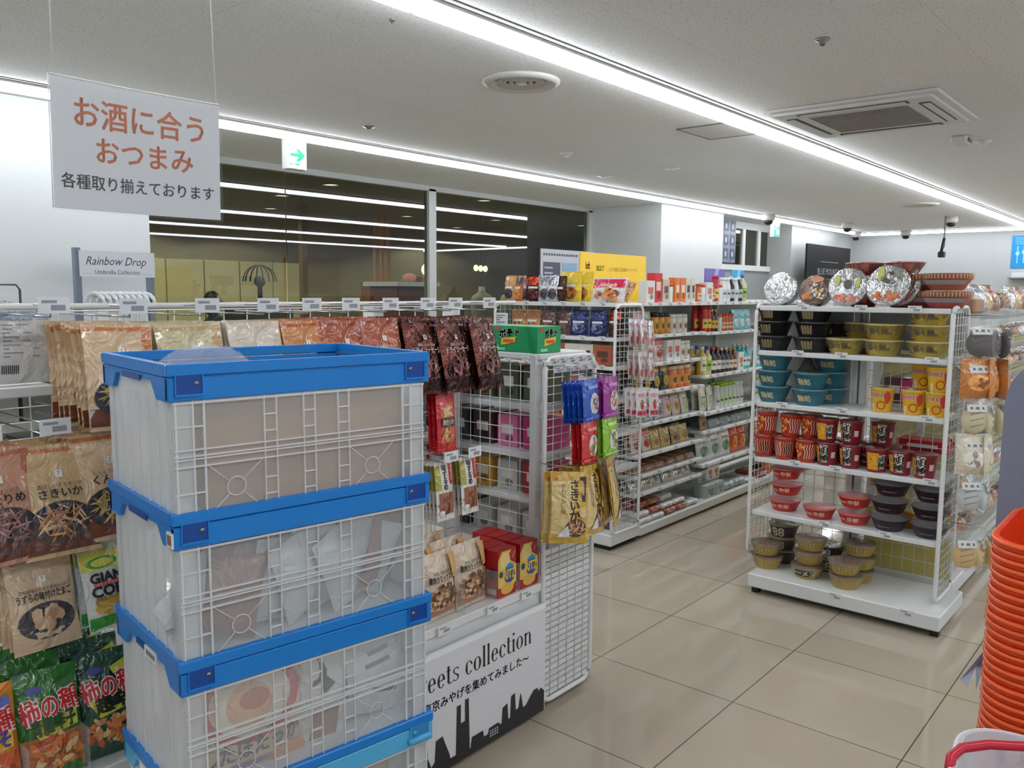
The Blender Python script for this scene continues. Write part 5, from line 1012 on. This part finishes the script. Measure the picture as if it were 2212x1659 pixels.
# top of the rack: big foil lidded bowls stood on edge, lids to the front
def edge_bowl(r, lid, cols, body):
    b = B(); b.lathe([(r*.72, .095), (r*.74, .09), (r*.98, .006), (r*1.02, .003), (r*1.02, 0)], P(body, 'plastic'), 28, axis='y')
    q = B(); q.lathe([(r*1.03, .002), (r*1.03, -.001), (r*.93, -.005), (0, -.005)], P(lid, 'foil', metal=.85), 30, axis='y'); fp = fplane((0, -.0055, 0), (1, 0, 0), (0, 0, 1))
    for c in cols:
        if c[0] == 'o': q.oval(fp, c[1]*r, c[2]*r, c[3]*r, c[4]*r, P(c[5], 'ink'))
        else: q.heap(fp, c[1]*r, c[2]*r, c[3]*r, c[4]*r, [P(k, 'ink') for k in c[5]], c[6], r*.13, r*.08)
    w = B().lathe([(r*.99, -.007), (r*1.06, .0), (r*.8, .1)], P((250, 250, 250), 'clear', op=.05, rough=.06, bump=1, bs=40), 22, axis='y')
    return Proto('noodle_bowl', 'instant noodles', b, [('foil_lid', q, 'shiny lid'), ('shrink_wrap', w, 'clear shrink wrap')])
EB = [(edge_bowl(.084, (230, 230, 232), [('h', 0, -.2, .7, .5, [(196, 196, 200), (210, 200, 196)], 6)], (70, 56, 56)), 1686, .084, 'plain silver lid'),
      (edge_bowl(.076, (120, 96, 84), [('o', .1, .72, .45, .2, (226, 150, 90)), ('h', -.4, -.35, .35, .3, [(226, 140, 70), (214, 120, 50)], 12), ('h', .4, -.3, .3, .35, [(226, 190, 100), (236, 226, 206)], 12), ('h', 0, -.1, .2, .6, [(226, 222, 214)], 8)], (64, 44, 44)), 1760, .076, 'brown photo lid'),
      (edge_bowl(.093, (206, 206, 206), [('h', 0, -.6, .55, .2, [(226, 120, 90), (214, 100, 76), (236, 150, 116)], 22), ('o', -.55, .3, .14, .32, (206, 206, 110)), ('o', .5, .2, .12, .3, (206, 200, 120)), ('o', 0, .1, .2, .25, (90, 84, 80))], (186, 90, 70)), 1832, .093, 'silver lid with red garnish'),
      (edge_bowl(.099, (206, 206, 206), [('h', 0, -.55, .6, .25, [(226, 120, 90), (214, 100, 76), (206, 140, 90)], 24), ('o', -.35, .55, .16, .36, (206, 206, 110)), ('h', .1, .3, .4, .3, [(90, 84, 80), (140, 134, 130)], 9)], (196, 96, 60)), 1918, .099, 'largest silver lid')]
for p, px, r, l in EB: p.put((4.16, ny(px, 612, 4.16), 1.4735+r*1.05), (-.3, 0, FX), 'noodle bowl on edge on top of the rack, %s facing out' % l, 'bowls on edge on the rack top')
p = EB[3][0]; p.put((4.22, ny(1945, 612, 4.22), 1.4735+.104), (-.3, 0, FX-.25), 'noodle bowl on edge behind the largest silver lid', 'bowls on edge on the rack top')
RB = bowl('noodle_bowl', .088, .056, .06, (136, 44, 38), 'plastic', [('t', '味噌', .0, .036, .03, (196, 110, 90)), ('r', -.09, .02, -.04, .05, (160, 60, 50))], lidcol=(170, 60, 50))
for i, (px, x) in enumerate(((1868, 4.27), (1955, 4.27))):
    for k in range(3): RB.put((x, ny(px, 580, x), 1.474+.076*k), (0, 0, FX+.2*i), 'dark red noodle bowl at the back of the rack top, %s of the %s column' % (('lowest', 'middle', 'uppermost')[k], ('first', 'second')[i]), 'dark red bowls on the rack top')
SB = bowl('noodle_bowl', .066, .1, .075, (196, 62, 44), 'plastic', [], wrap=True)
b = B(); b.lathe([(.066, 0), (.1, .05), (.104, .052), (.104, .072), (.1, .076)], P((190, 60, 44), 'plastic'), 28); fm = fcone(.104, .104, .076)
for i in range(44): b.rect(fm, -.16+i*.0075, .053, -.157+i*.0075, .072, P((196, 196, 80), 'ink') if i % 2 else P((60, 70, 40), 'ink'), 1)
b.rect(fcone(.066, .1, .05), -.09, .026, .09, .046, P((150, 140, 146), 'ink'), 10)
SB = Proto('noodle_bowl', 'instant noodles', b, [('lid', B().lathe([(.104, .076), (0, .079)], P((206, 200, 120), 'film'), 28), None), ('shrink_wrap', B().lathe([(.068, -.0003), (.112, .05), (.112, .078)], P((250, 250, 250), 'clear', op=.05, rough=.06, bump=1, bs=40), 20), 'clear shrink wrap')])
for k in range(2): SB.put((4.2, ny(2048, 600, 4.2), 1.474+.081*k), (0, 0, FX), 'red noodle bowl with green striped rim, %s of the bread end pair' % ('lower', 'upper')[k], 'striped rim bowls')
for k in range(2): SB.put((4.3, ny(2000, 600, 4.3), 1.474+.081*k), (0, 0, FX+.3), 'red noodle bowl with green striped rim set back behind the end pair, %s one' % ('lower', 'upper')[k], 'striped rim bowls')

# ------------------------------------------------------------------ bread and bags hung on the right side of the rack
def loose(w, h, d, col, clear=True, blobs=None, extra=None):
    """food inside a clear bag"""
    b = B(); fm = pouch(b, w, h, d, P((246, 247, 248), 'clear', op=.1, rough=.06, bump=1) if clear else FI(*col), nu=7, nv=8); return b, fm
def breadbag(col, w=.12, h=.15, n=1, wrap='clear', lab=(236, 232, 224)):
    b = B(); fm = pouch(b, w, h, .06, {'clear': P((246, 247, 248), 'clear', op=.12, rough=.06, bump=1), 'silver': P((206, 206, 208), 'foil'), 'print': FI(*col)}[wrap], nu=8, nv=9)
    if n: b.rect(fm, -w*.28, h*.12, w*.28, h*.3, P(lab, 'film'), 3); b.rect(fm, -w*.2, h*.18, w*.2, h*.24, P([c*.5 for c in lab], 'ink'), 2)
    if wrap == 'print': b.oval(fm, 0, -h*.12, w*.34, h*.2, FI(*[min(255, c*1.2+20) for c in col])); b.heap(fm, 0, -h*.12, w*.26, h*.14, [FI(*[c*.7 for c in col]), FI(*[min(255, c*1.1) for c in col])], 9, w*.09, w*.07)
    q = B(); ms = P(col, 'matte')
    if wrap == 'clear':
        q._ell((0, 0, -h*.1), (w*.4, .022, h*.32), ms, 14, 8)
        for k in (-.5, 0, .5): q.rod((-w*.2, -.021, -h*(.1-.3*k)), (w*.2, -.021, -h*(.02-.3*k)), .003, P([c*.75 for c in col], 'matte'))
    return (Proto('bread_bag', 'bread', b, [('bread', q, 'bread inside')] if wrap == 'clear' else ()), h)
HB = [((60, 44, 40), 'dark chocolate bread bag', 1.43, 4), ((206, 130, 60), 'orange brown bread bag', 1.26, 4), ((222, 206, 160), 'pale roll bag', 1.085, 4), ((232, 222, 196), 'cream long roll bag', .915, 3), ((206, 208, 208), 'white wrapped bread bag', .73, 3), ((226, 186, 110), 'golden roll bag', .46, 4)]
for col, l, z, n in HB:
    pr = breadbag(col, .155, .185, wrap='print' if z in (1.26, .915) else 'clear', lab=(226, 226, 222))
    for i in range(n): hang(pr, (4.17+.05*(i % 2)+.035*i, .8-.02*i, z-.004*i), .05, -.9+.5*i, 0, '%s hung beside the noodle rack, %s of its bunch' % (l, ORD[i]), l.replace(' bag', ' bags'))
BC = [((196, 140, 90), 'clear tan'), ((150, 100, 66), 'brown printed'), ((226, 196, 150), 'silver wrapped'), ((110, 76, 56), 'clear dark'), ((206, 170, 116), 'golden printed')]
bp = [breadbag(c, .16, .18, 1, ('clear', 'print', 'silver', 'clear', 'print')[i], ((236, 232, 224), (206, 90, 70), (90, 120, 170), (226, 206, 150), (240, 240, 236))[i]) for i, (c, _) in enumerate(BC)]
for r, z in enumerate(BZ):
    for i in range(12):
        c = (i*2+r) % 5; pr = bp[c]; p, h = pr; sc = (1, 1, .62 if r > 0 else .85)
        e = Euler((-.95 if r else -.4, 0, RN.uniform(-.15, .15))); p.put((4.62+i*.165, .94+.0*i, z+(.085 if r else .1)), e, '%s bread bag on the %s wire shelf, %s from the noodle rack' % (BC[c][1], ('top', 'second', 'third', 'fourth', 'fifth', 'sixth', 'lowest')[r], ORD[i]), 'bread on the %s wire shelf' % ('top', 'second', 'third', 'fourth', 'fifth', 'sixth', 'lowest')[r], sc)
t = thing('cake_box', 'clear topped cake box with brown cake on the top bread shelf', 'cake', (4.55, .98, 1.446)); B().box(-.1, -.1, .0, .1, .1, .07, P((176, 112, 60), 'matte'), .01).box(-.09, -.09, .02, .09, .09, .085, P((236, 232, 220), 'matte'), .01).build('cake', t); B().box(-.11, -.11, 0, .11, .11, .12, CLEAR, .01).build('clear_cover', t)
t = thing('clear_pot', 'clear plastic pot with dark lid standing between rack top and bread shelf', 'pot', (4.5, 1.15, 1.446)); B().lathe([(.05, 0), (.06, .11)], CLEARF, 18).build('body', t); B().lathe([(.062, .11), (.062, .12), (0, .122)], BLACK, 18).build('lid', t)

# end of the bread gondola seen through the wire back of the noodle rack
b = B().box(4.452, .91, .12, 4.47, 1.33, .44, P((206, 192, 110), 'paint')).build('end_board', BG)
for (x, y, z, w, d, h, col, l) in ((4.53, 1.1, .98, .12, .2, .12, (206, 50, 120), 'bright pink carton behind the noodle rack wire'), (4.53, 1.22, .98, .1, .12, .13, (96, 60, 66), 'plum carton behind the noodle rack wire'), (4.53, 1.08, .745, .12, .24, .06, (196, 34, 50), 'flat red carton behind the noodle rack wire'), (4.53, 1.25, .54, .1, .14, .13, (214, 160, 40), 'golden carton behind the noodle rack wire'), (4.53, 1.12, 1.272, .1, .3, .05, (46, 42, 44), 'flat dark carton behind the noodle rack wire'), (4.53, .98, .32, .1, .1, .16, (176, 60, 50), 'red and pale carton behind the noodle rack wire')):
    Proto('carton', 'box', carton(d, w, h, col)).put((x, y, z+.003), (0, 0, FX), l)
# ------------------------------------------------------------------ grocery gondola goods
def bottle(r, h, col, cap, label=None, neck=.35, kind='plastic'):
    b = B(); b.lathe([(r*.92, 0), (r, .006), (r, h*.62), (r*neck, h*.82), (r*neck, h*.9)], P(col, kind), 16); fm = fcone(r, r, h)
    if label: b.rect(fm, -r*1.2, h*.14, r*1.2, h*.5, P(label, 'ink'), 6); b.rect(fm, -r*.8, h*.3, r*.7, h*.38, P([c*.45 for c in label], 'ink'), 4)
    q = B().lathe([(r*neck*1.15, h*.88), (r*neck*1.15, h), (0, h)], P(cap, 'plastic'), 14)
    return Proto('bottle', 'bottle', b, [('cap', q, None)])
def jar(r, h, col, cap, label=None):
    b = B(); b.lathe([(r*.95, 0), (r, .005), (r, h*.78), (r*.85, h*.83)], P(col, 'plastic'), 16); fm = fcone(r, r, h)
    if label: b.rect(fm, -r*1.2, h*.15, r*1.2, h*.6, P(label, 'ink'), 6); b.oval(fm, 0, h*.38, r*.5, h*.14, P([c*.5 for c in label], 'ink'))
    return Proto('jar', 'jar', b, [('cap', B().lathe([(r*.95, h*.82), (r*.95, h), (0, h)], P(cap, 'plastic'), 16), None)])
def bx(w, d, h, col, pr=(230, 226, 220)): return Proto('carton', 'box', carton(w, d, h, col, pr))
def pk(w, h, d, col, blob=None, top=None, gloss='film', text=None):
    b = B(); fm = pouch(b, w, h, d, P(col, gloss))
    if top: b.rect(fm, -w*.46, h*.2, w*.46, h*.44, P(top, gloss), 4)
    if blob: b.oval(fm, 0, -h*.15, w*.32, h*.2, P(blob, gloss)); b.heap(fm, 0, -h*.15, w*.26, h*.15, [P([c*.7 for c in blob], gloss), P([min(255, c*1.25) for c in blob], gloss)], 10, w*.08, w*.05)
    if text: b.text(fm, text, 0, h*.12, h*.09, P((60, 50, 60), 'ink'), .02, w*.7)
    else: b.rect(fm, -w*.28, h*.08, w*.28, h*.13, P([c*.5 for c in col], 'ink'), 2)
    return (Proto('pouch', 'pack', b), h)
def flat(w, d, h, col, blob): 
    b = B().box(-w/2, -d/2, 0, w/2, d/2, h, P(col, 'film'), h*.3); fp = fplane((0, 0, h), (1, 0, 0), (0, 1, 0)); b.oval(fp, 0, 0, w*.3, d*.3, P(blob, 'film')); fq = fplane((0, -d/2, h/2), (1, 0, 0), (0, 0, 1)); b.rect(fq, -w*.3, -h*.15, w*.1, h*.15, P(blob, 'film'), 1)
    return Proto('tray_pack', 'pack', b)
G = {
 'honey': (jar(.034, .11, (206, 140, 40), (30, 28, 26), (214, 160, 60)), 'amber jar with black lid'), 'mayo': (jar(.036, .1, (232, 228, 214), (226, 226, 222), (226, 206, 196)), 'white jar'),
 'chili': (bottle(.027, .15, (196, 44, 44), (190, 40, 50), (232, 206, 90), .8), 'red chilli bottle'), 'yuzu': (bottle(.024, .13, (60, 40, 36), (236, 200, 40), (232, 180, 60)), 'dark bottle with yellow cap'), 'spice': (bottle(.02, .1, (206, 110, 66), (190, 60, 50), (236, 190, 150), .9), 'small orange spice shaker'), 'salt': (jar(.027, .1, (226, 232, 236), (206, 90, 80), None), 'clear jar with red lid'),
 'oil': (bottle(.036, .2, (222, 190, 80), (240, 240, 240), (232, 232, 214)), 'pale oil bottle'), 'oilg': (bottle(.034, .2, (206, 206, 160), (60, 110, 190), (150, 190, 70)), 'oil bottle with blue cap'), 'soy': (bottle(.034, .19, (44, 26, 22), (200, 40, 44), (232, 226, 214)), 'dark soy bottle with red cap'), 'sauce': (bottle(.03, .18, (34, 28, 30), (240, 240, 240), (190, 190, 196)), 'black sauce bottle with white cap'), 'ponzu': (bottle(.03, .17, (90, 50, 30), (196, 160, 90), (226, 206, 180)), 'brown bottle with tan cap'), 'cyan': (bottle(.03, .19, (70, 190, 196), (236, 240, 240), (226, 240, 240)), 'turquoise bottle'),
 'green': (bottle(.03, .15, (222, 232, 226), (150, 206, 40), (206, 226, 190), .8), 'clear bottle with lime green cap'), 'white': (bottle(.03, .14, (232, 234, 236), (240, 240, 240), (206, 216, 220), .7), 'plain white bottle'),
 'orangejar': (jar(.045, .12, (222, 120, 44), (230, 200, 170), (236, 170, 100)), 'wide orange jar'), 'redcan': (bx(.085, .06, .15, (206, 36, 44), (240, 210, 200)), 'tall red carton'), 'obox': (bx(.07, .05, .13, (226, 120, 50), (240, 230, 210)), 'orange carton'), 'wbox': (bx(.09, .06, .11, (232, 230, 226), (206, 110, 90)), 'white carton'), 'gbox': (bx(.14, .1, .09, (176, 186, 186), (120, 140, 140)), 'grey green carton'),
 'cbox': (bx(.09, .06, .12, (206, 190, 170), (110, 70, 60)), 'beige carton'), 'kbox': (bx(.06, .05, .13, (226, 218, 206), (60, 50, 48)), 'cream and black carton'), 'brbox': (bx(.09, .06, .13, (176, 92, 56), (90, 50, 40)), 'rust brown carton'),
 'redround': (pk(.12, .15, .03, (226, 206, 196), (196, 56, 50), (206, 90, 70)), 'pack with a round red picture'), 'berry': (pk(.1, .15, .025, (236, 226, 228), (206, 40, 50), (226, 150, 160)), 'white strawberry pack'), 'grn': (pk(.11, .15, .03, (176, 190, 170), (110, 140, 90), (206, 206, 190)), 'grey green pouch'), 'coffee': (pk(.11, .17, .04, (40, 36, 36), (206, 170, 50), (200, 160, 40)), 'black and gold pouch'), 'silver': (pk(.13, .15, .035, (206, 208, 210), (150, 150, 156), (226, 228, 230), 'foil'), 'silver pouch'), 'dotted': (pk(.11, .19, .05, (232, 210, 206), (206, 150, 90), (226, 150, 156)), 'pink dotted tall pouch'), 'cream': (pk(.11, .17, .04, (226, 226, 210), (190, 200, 160)), 'cream pouch'), 'brown': (pk(.12, .12, .03, (176, 140, 100), (110, 66, 40)), 'brown snack pouch'), 'gold': (pk(.12, .12, .04, (206, 180, 110), (150, 110, 60)), 'gold snack pouch'), 'bigwhite': (pk(.17, .22, .05, (228, 232, 234), (110, 150, 130), None, 'film', 'サラダチキン'), 'big white pouch'), 'cyanpk': (pk(.1, .15, .02, (110, 200, 214), (226, 240, 244)), 'cyan pouch'), 'orangebag': (pk(.13, .22, .06, (226, 90, 36), (240, 150, 60), (214, 60, 40)), 'big orange bag'), 'clearpk': (pk(.13, .1, .03, (222, 224, 226), (190, 180, 176), None, 'foil'), 'clear wrapped pack'), 'strip': (flat(.13, .16, .04, (150, 110, 84), (206, 150, 110)), 'long brown tray pack'), 'flatw': (flat(.15, .2, .035, (228, 228, 230), (200, 190, 186)), 'flat white pack'), 'flatbr': (flat(.15, .22, .04, (150, 70, 50), (206, 140, 96)), 'flat red brown pack'), 'flatg': (flat(.17, .18, .06, (160, 172, 176), (120, 132, 140)), 'flat grey pack'),
}
LN = ('top', 'second', 'third', 'fourth', 'fifth', 'sixth', 'seventh', 'eighth')
def fill(xs0, z, seq, where, y=2.735, lean=.12, gap=.006, depth=1):
    x = xs0; cntk = {}
    for k in seq:
        g, l = G[k]; me = (g[0] if isinstance(g, tuple) else g).me; w = max(v.co.x for v in me.vertices)-min(v.co.x for v in me.vertices)
        dd = max(v.co.y for v in me.vertices)-min(v.co.y for v in me.vertices); cntk[k] = cntk.get(k, 0)+1
        for j in range(depth):
            lb = '%s on %s, %s from end rack%s' % (l, where, ORD[cntk[k]-1], '' if depth == 1 else (', front', ', rear', ', rearmost')[j])
            yy = y+dd/2+j*(dd+.01)
            if isinstance(g, tuple): stand(g, x+w/2, yy, z+.002, -lean, RN.uniform(-.08, .08), lb, 'goods on the %s' % where)
            else: g.put((x+w/2, yy, z+.001), (0, 0, RN.uniform(-.06, .06)), lb, 'goods on the %s' % where, (1, 1, 1.22 if where.split()[0] in ('second', 'fourth', 'third', 'gondola') and 'layer' not in where and 'oil' not in l and 'soy' not in l and 'sauce' not in l and 'bottle with tan' not in l and 'turq' not in l else 1))
        x += w+gap
W1, W2 = 'near grocery shelf', 'far grocery shelf'
w1 = lambda i: '%s %s' % (LN[i], W1); w2 = lambda i: '%s %s' % (LN[i], W2)
fill(4.43, BAY1[0], ['berry', 'grn', 'honey', 'honey', 'honey', 'mayo', 'mayo', 'mayo'], w1(1), depth=2)
fill(4.43, BAY1[1], ['redround', 'redround', 'redround', 'wbox', 'wbox', 'mayo', 'mayo'], w1(2), depth=2)
fill(4.43, BAY1[2], ['coffee', 'coffee', 'coffee', 'coffee', 'orangejar', 'orangejar', 'orangejar'], w1(3), depth=2)
fill(4.43, BAY1[3], ['silver', 'silver', 'silver', 'dotted', 'dotted', 'cream'], w1(4), lean=.22, depth=3)
fill(4.43, BAY1[4], ['redround', 'redround', 'gold', 'gold', 'brown', 'gold'], w1(5), lean=.2, depth=2)
fill(4.43, BAY1[5], ['strip', 'strip', 'strip', 'strip', 'strip', 'strip'], w1(6))
fill(4.43, BAY1[6], ['clearpk', 'clearpk', 'silver', 'clearpk', 'clearpk', 'silver'], w1(7), lean=.5, depth=2)
fill(4.42, .076, ['flatw', 'flatw', 'flatbr', 'flatbr', 'flatw'], 'near grocery base shelf', y=2.67); fill(4.42, .113, ['flatw', 'flatbr', 'flatw', 'flatw'], 'upper layer of near grocery base', y=2.69); fill(4.45, .155, ['flatbr', 'flatbr', 'flatw'], 'third layer of near grocery base', y=2.72)
fill(5.33, BAY2[0], ['chili', 'chili', 'yuzu', 'yuzu', 'salt', 'spice', 'spice', 'spice', 'spice', 'cyanpk', 'cyanpk', 'cyanpk'], w2(1), depth=2)
fill(5.33, BAY2[1], ['oil', 'oilg', 'soy', 'soy', 'sauce', 'sauce', 'ponzu', 'ponzu', 'wbox', 'cyan', 'cyan'], w2(2), depth=2)
fill(5.33, BAY2[2], ['cream', 'cream', 'white', 'green', 'green', 'green', 'green', 'white', 'white'], w2(3), depth=2)
fill(5.33, BAY2[3], ['brown', 'flatg', 'flatg', 'flatg', 'flatg'], w2(4))
fill(5.33, BAY2[4], ['bigwhite', 'bigwhite', 'bigwhite', 'orangebag', 'orangebag'], w2(5))
fill(5.33, .076, ['gbox', 'gbox', 'flatg', 'flatg', 'flatw'], 'far grocery base shelf', y=2.68); fill(5.33, .168, ['gbox', 'wbox', 'wbox'], 'upper layer of far grocery base', y=2.75)
for i, z in enumerate(BAY2): fill(6.24, z, [['spice', 'cyanpk', 'cyanpk', 'spice', 'salt', 'salt'], ['cyan', 'cyan', 'oil', 'oil', 'soy', 'soy'], ['green', 'white', 'white', 'green', 'white', 'green'], ['flatg', 'flatbr', 'flatg'], ['orangebag', 'orangebag', 'bigwhite']][i], '%s deepest grocery shelf' % LN[i+1])
fill(6.24, .076, ['flatbr', 'orangebag', 'flatbr', 'flatg'], 'deepest grocery base shelf', y=2.68)
# top of the gondola
fill(4.47, 1.474, ['wbox', 'redcan', 'cbox', 'salt', 'obox', 'obox', 'kbox', 'kbox'], 'gondola top beside yellow board', y=2.69); fill(5.15, 1.474, ['spice', 'salt', 'wbox', 'spice', 'chili', 'salt', 'white', 'white', 'sauce', 'white', 'sauce', 'oilg'], 'gondola top past red carton', y=2.69)
for nm, x, col, w in (('purple', 5.55, (110, 96, 176), .32), ('blue', 5.98, (40, 150, 196), .22)):
    t = thing('header_card', '%s header card standing over the goods on the gondola top' % nm, 'sign board', (x, 2.86, 1.474)); b = B().box(0, 0, .12, w, .006, .24, P(col, 'paint')).box(.01, 0, 0, .016, .006, .12, WHITE).box(w-.016, 0, 0, w-.01, .006, .12, WHITE); fp = fplane((0, 0, .12), (1, 0, 0), (0, 0, 1)); b.poly(fp, [(w*.35, 0), (w*.5, .12), (w*.7, .12), (w*.55, 0)], P([min(255, c+60) for c in col], 'ink')); b.rect(fp, 0, 0, w, .012, P((206, 60, 110), 'ink'), 1); b.build('card', t)
t = thing('spray_bottle', 'green and white spray bottle on the gondola top beside the blue card', 'bottle', (5.86, 2.78, 1.474)); B().lathe([(.03, 0), (.03, .09), (.012, .12)], P((226, 232, 232), 'plastic'), 16).build('body', t); B().box(-.014, -.05, .12, .014, .02, .15, P((90, 120, 60), 'plastic'), .004).build('trigger', t)

# ---- end rack faces -x
def fillx(y0, z, seq, where, x=4.12, lean=.1, gap=.008, size=1):
    y = y0; cntk = {}
    for k in seq:
        g, l = GX[k]; pr, h = g; me = pr.me; w = (max(v.co.x for v in me.vertices)-min(v.co.x for v in me.vertices)); cntk[k] = cntk.get(k, 0)+1
        e = Euler((-lean, 0, FX+RN.uniform(-.15, .15))); v = Vector((0, 0, h/2)); v.rotate(e)
        pr.put(Vector((x+.02, y-w/2, z+.002))+v, e, '%s on %s, %s from window end' % (l, where, ORD[cntk[k]-1]), 'bags on the %s' % where); y -= w+gap
def gusset(w, h, d, col, blob, top, foil):
    b = B(); fm = pouch(b, w, h, d, P(col, foil)); b.rect(fm, -w*.46, h*.12, w*.46, h*.44, P(top, foil), 4); b.oval(fm, 0, -h*.22, w*.36, h*.2, P(blob, foil)); b.heap(fm, 0, -h*.22, w*.3, h*.16, [P([c*.6 for c in blob], foil), P([min(255, c*1.3) for c in blob], foil)], 12, w*.1, w*.08); b.rect(fm, -w*.3, -h*.02, w*.3, h*.06, P((236, 232, 226), 'ink'), 2); return (Proto('sweets_bag', 'sweets bag', b), h)
GX = {'prune': (gusset(.1, .165, .05, (196, 150, 90), (60, 54, 74), (214, 160, 96), 'film'), 'tan and navy prune bag'), 'mango': (gusset(.07, .16, .05, (206, 110, 40), (226, 140, 50), (70, 44, 60), 'film'), 'orange dried fruit bag'), 'raisin': (gusset(.1, .165, .05, (74, 44, 50), (110, 60, 60), (206, 80, 50), 'foil'), 'dark raisin bag'), 'steel': (gusset(.08, .165, .05, (196, 200, 206), (90, 84, 90), (176, 180, 190), 'foil'), 'silver bag'), 'cocoa': (gusset(.075, .16, .05, (60, 40, 30), (90, 60, 40), (80, 60, 46), 'foil'), 'dark chocolate bag'), 'lemon': (gusset(.17, .19, .05, (232, 196, 30), (196, 110, 50), (236, 206, 50), 'film'), 'yellow sweets bag'), 'hexa': (gusset(.11, .15, .03, (206, 150, 80), (176, 100, 50), (150, 90, 46), 'film'), 'brown and orange wafer bag'), 'choc': (gusset(.12, .15, .03, (84, 50, 44), (110, 66, 56), (96, 56, 48), 'film'), 'dark brown chocolate pouch'), 'navy': (gusset(.13, .155, .03, (48, 56, 104), (120, 130, 170), (70, 76, 120), 'foil'), 'navy blue pouch with white trim'), 'kcart': ((Proto('carton', 'box', carton(.1, .06, .12, (222, 214, 200), (70, 60, 54))), 0), 'cream carton'), 'rcart': ((Proto('carton', 'box', carton(.12, .06, .12, (170, 90, 56), (90, 56, 40))), 0), 'rust carton')}
al = 'A'
b = B(); w, h = .24, .15; fm = pouch(b, w, h, .05, FI(226, 220, 220)); b.rect(fm, -w*.46, h*.08, w*.46, h*.44, FI(206, 30, 70)); b.text(fm, 'Almonds', .0, h*.2, .026, P((244, 230, 236), 'ink'), .02, .14, shear=.2); b.heap(fm, -.05, -.03, .03, .02, [FI(176, 80, 50), FI(206, 120, 80), FI(120, 60, 40)], 12, .012, .01); b.heap(fm, .06, -.03, .03, .02, [FI(176, 80, 50), FI(206, 120, 80), FI(120, 60, 40)], 12, .012, .01)
GX['almond'] = ((Proto('sweets_bag', 'sweets bag', b), h), 'wide white and crimson sweets bag')
tp = 'top of grocery end rack'
for i, (k, px, x, l) in enumerate((('prune', 1097, 4.13, 0), ('mango', 1116, 4.14, 0), ('steel', 1129, 4.17, 'beside the orange one'), ('raisin', 1148, 4.13, 0), ('steel', 1172, 4.13, 'beside the raisin bag'), ('steel', 1189, 4.13, 'beside the chocolate bag'), ('cocoa', 1207, 4.16, 0), ('lemon', 1228, 4.24, 0), ('lemon', 1252, 4.28, 'behind the first yellow one'), ('almond', 1308, 4.12, 0))):
    pr, h = GX[k][0]; y = ny(px, 620, x); e = Euler((-.1 if k != 'almond' else -.25, 0, FX+(RN.uniform(-.15, .15) if k not in ('raisin', 'steel') else .5))); v = Vector((0, 0, h/2)); v.rotate(e)
    pr.put(Vector((x+.02, y, 1.4755))+v, e, '%s on top of the grocery end rack%s' % (GX[k][1], ' '+l if l else ''), 'sweets bags on the grocery end rack top')
for i in range(3): hang(GX['hexa'][0], (4.2+.04*i, 2.72-.01*i, 1.61), .6, FX+.3, .3, 'brown bag leaning at the corner of the grocery rack top, %s one' % ORD[i], 'leaning brown bags')
s2 = 'second grocery end rack shelf'; fillx(3.5, 1.272, ['hexa', 'hexa', 'choc', 'choc'], s2); fillx(3.03, 1.272, ['navy', 'navy', 'raisin'], s2)
fillx(3.5, 1.102, ['kcart', 'kcart', 'kcart', 'rcart', 'kcart', 'kcart', 'rcart'], 'third grocery end rack shelf', lean=0); fillx(3.5, .902, ['steel', 'choc', 'kcart', 'kcart', 'rcart', 'kcart', 'choc'], 'fourth grocery end rack shelf', lean=0); fillx(3.3, .702, ['kcart', 'rcart', 'kcart', 'steel', 'kcart'], 'fifth grocery end rack shelf', lean=0); fillx(3.3, .492, ['rcart', 'navy', 'kcart', 'raisin'], 'sixth grocery end rack shelf', lean=0); fillx(3.2, .102, ['choc', 'raisin', 'navy', 'choc'], 'base of grocery end rack', lean=0)
b = B().box(-.055, -.004, -.12, .055, 0, 0, P((226, 228, 232), 'paint')); fp = fplane((0, -.004, 0), (1, 0, 0), (0, 0, 1))
for i in range(7): b.rect(fp, -.04, -.02-.014*i, .035-.02*(i % 3), -.014-.014*i, P((90, 100, 130), 'ink'), 1)
o = b.build('notice_card'); o.location = (4.07, 3.53, 1.40); o.rotation_euler = (0, 0, FX); tag(o, 'white printed notice card at the window side corner of the grocery end rack', 'notice')
# strawberry packs on the side frame
def strawb(low):
    b = B(); w, h = .1, .165; fm = pouch(b, w, h, .016, FI(236, 232, 234)); rd = P((206, 36, 46), 'film'); b.poly(fm, [(-.02, .0), (0, .012), (.02, .0), (.012, -.025), (0, -.045), (-.012, -.025)], rd); b.poly(fm, [(-.012, .01), (0, .022), (.012, .01), (0, .004)], P((70, 140, 70), 'film')); b.rect(fm, -.03, .035, .03, .055, P((226, 160, 166), 'film'), 3)
    if low: b.rect(fm, -.04, -.07, .04, -.045, P((214, 50, 110), 'film'), 3)
    else: b.oval(fm, -.024, -.04, .018, .024, rd)
    return (Proto('sweets_bag', 'sweets bag', b), h)
SA, SBt = strawb(False), strawb(True)
for r, (z, pr, xs) in enumerate(((1.385, SA, (4.11, 4.2)), (1.2, SA, (4.1, 4.21)), (.985, SBt, (4.11, 4.25)))):
    for k, x in enumerate(xs):
        for i in range(3): hang(pr, (x+.01*i, 2.5+.045*i, z-.01*k), .1, .25 if r < 2 else -.1, .05, 'white strawberry pack on the grocery rack side, %s %s bunch, %s from the front' % (('upper', 'middle', 'lower')[r], ('inner', 'outer')[k], ORD[i]), 'strawberry packs, %s %s bunch' % (('upper', 'middle', 'lower')[r], ('inner', 'outer')[k]))
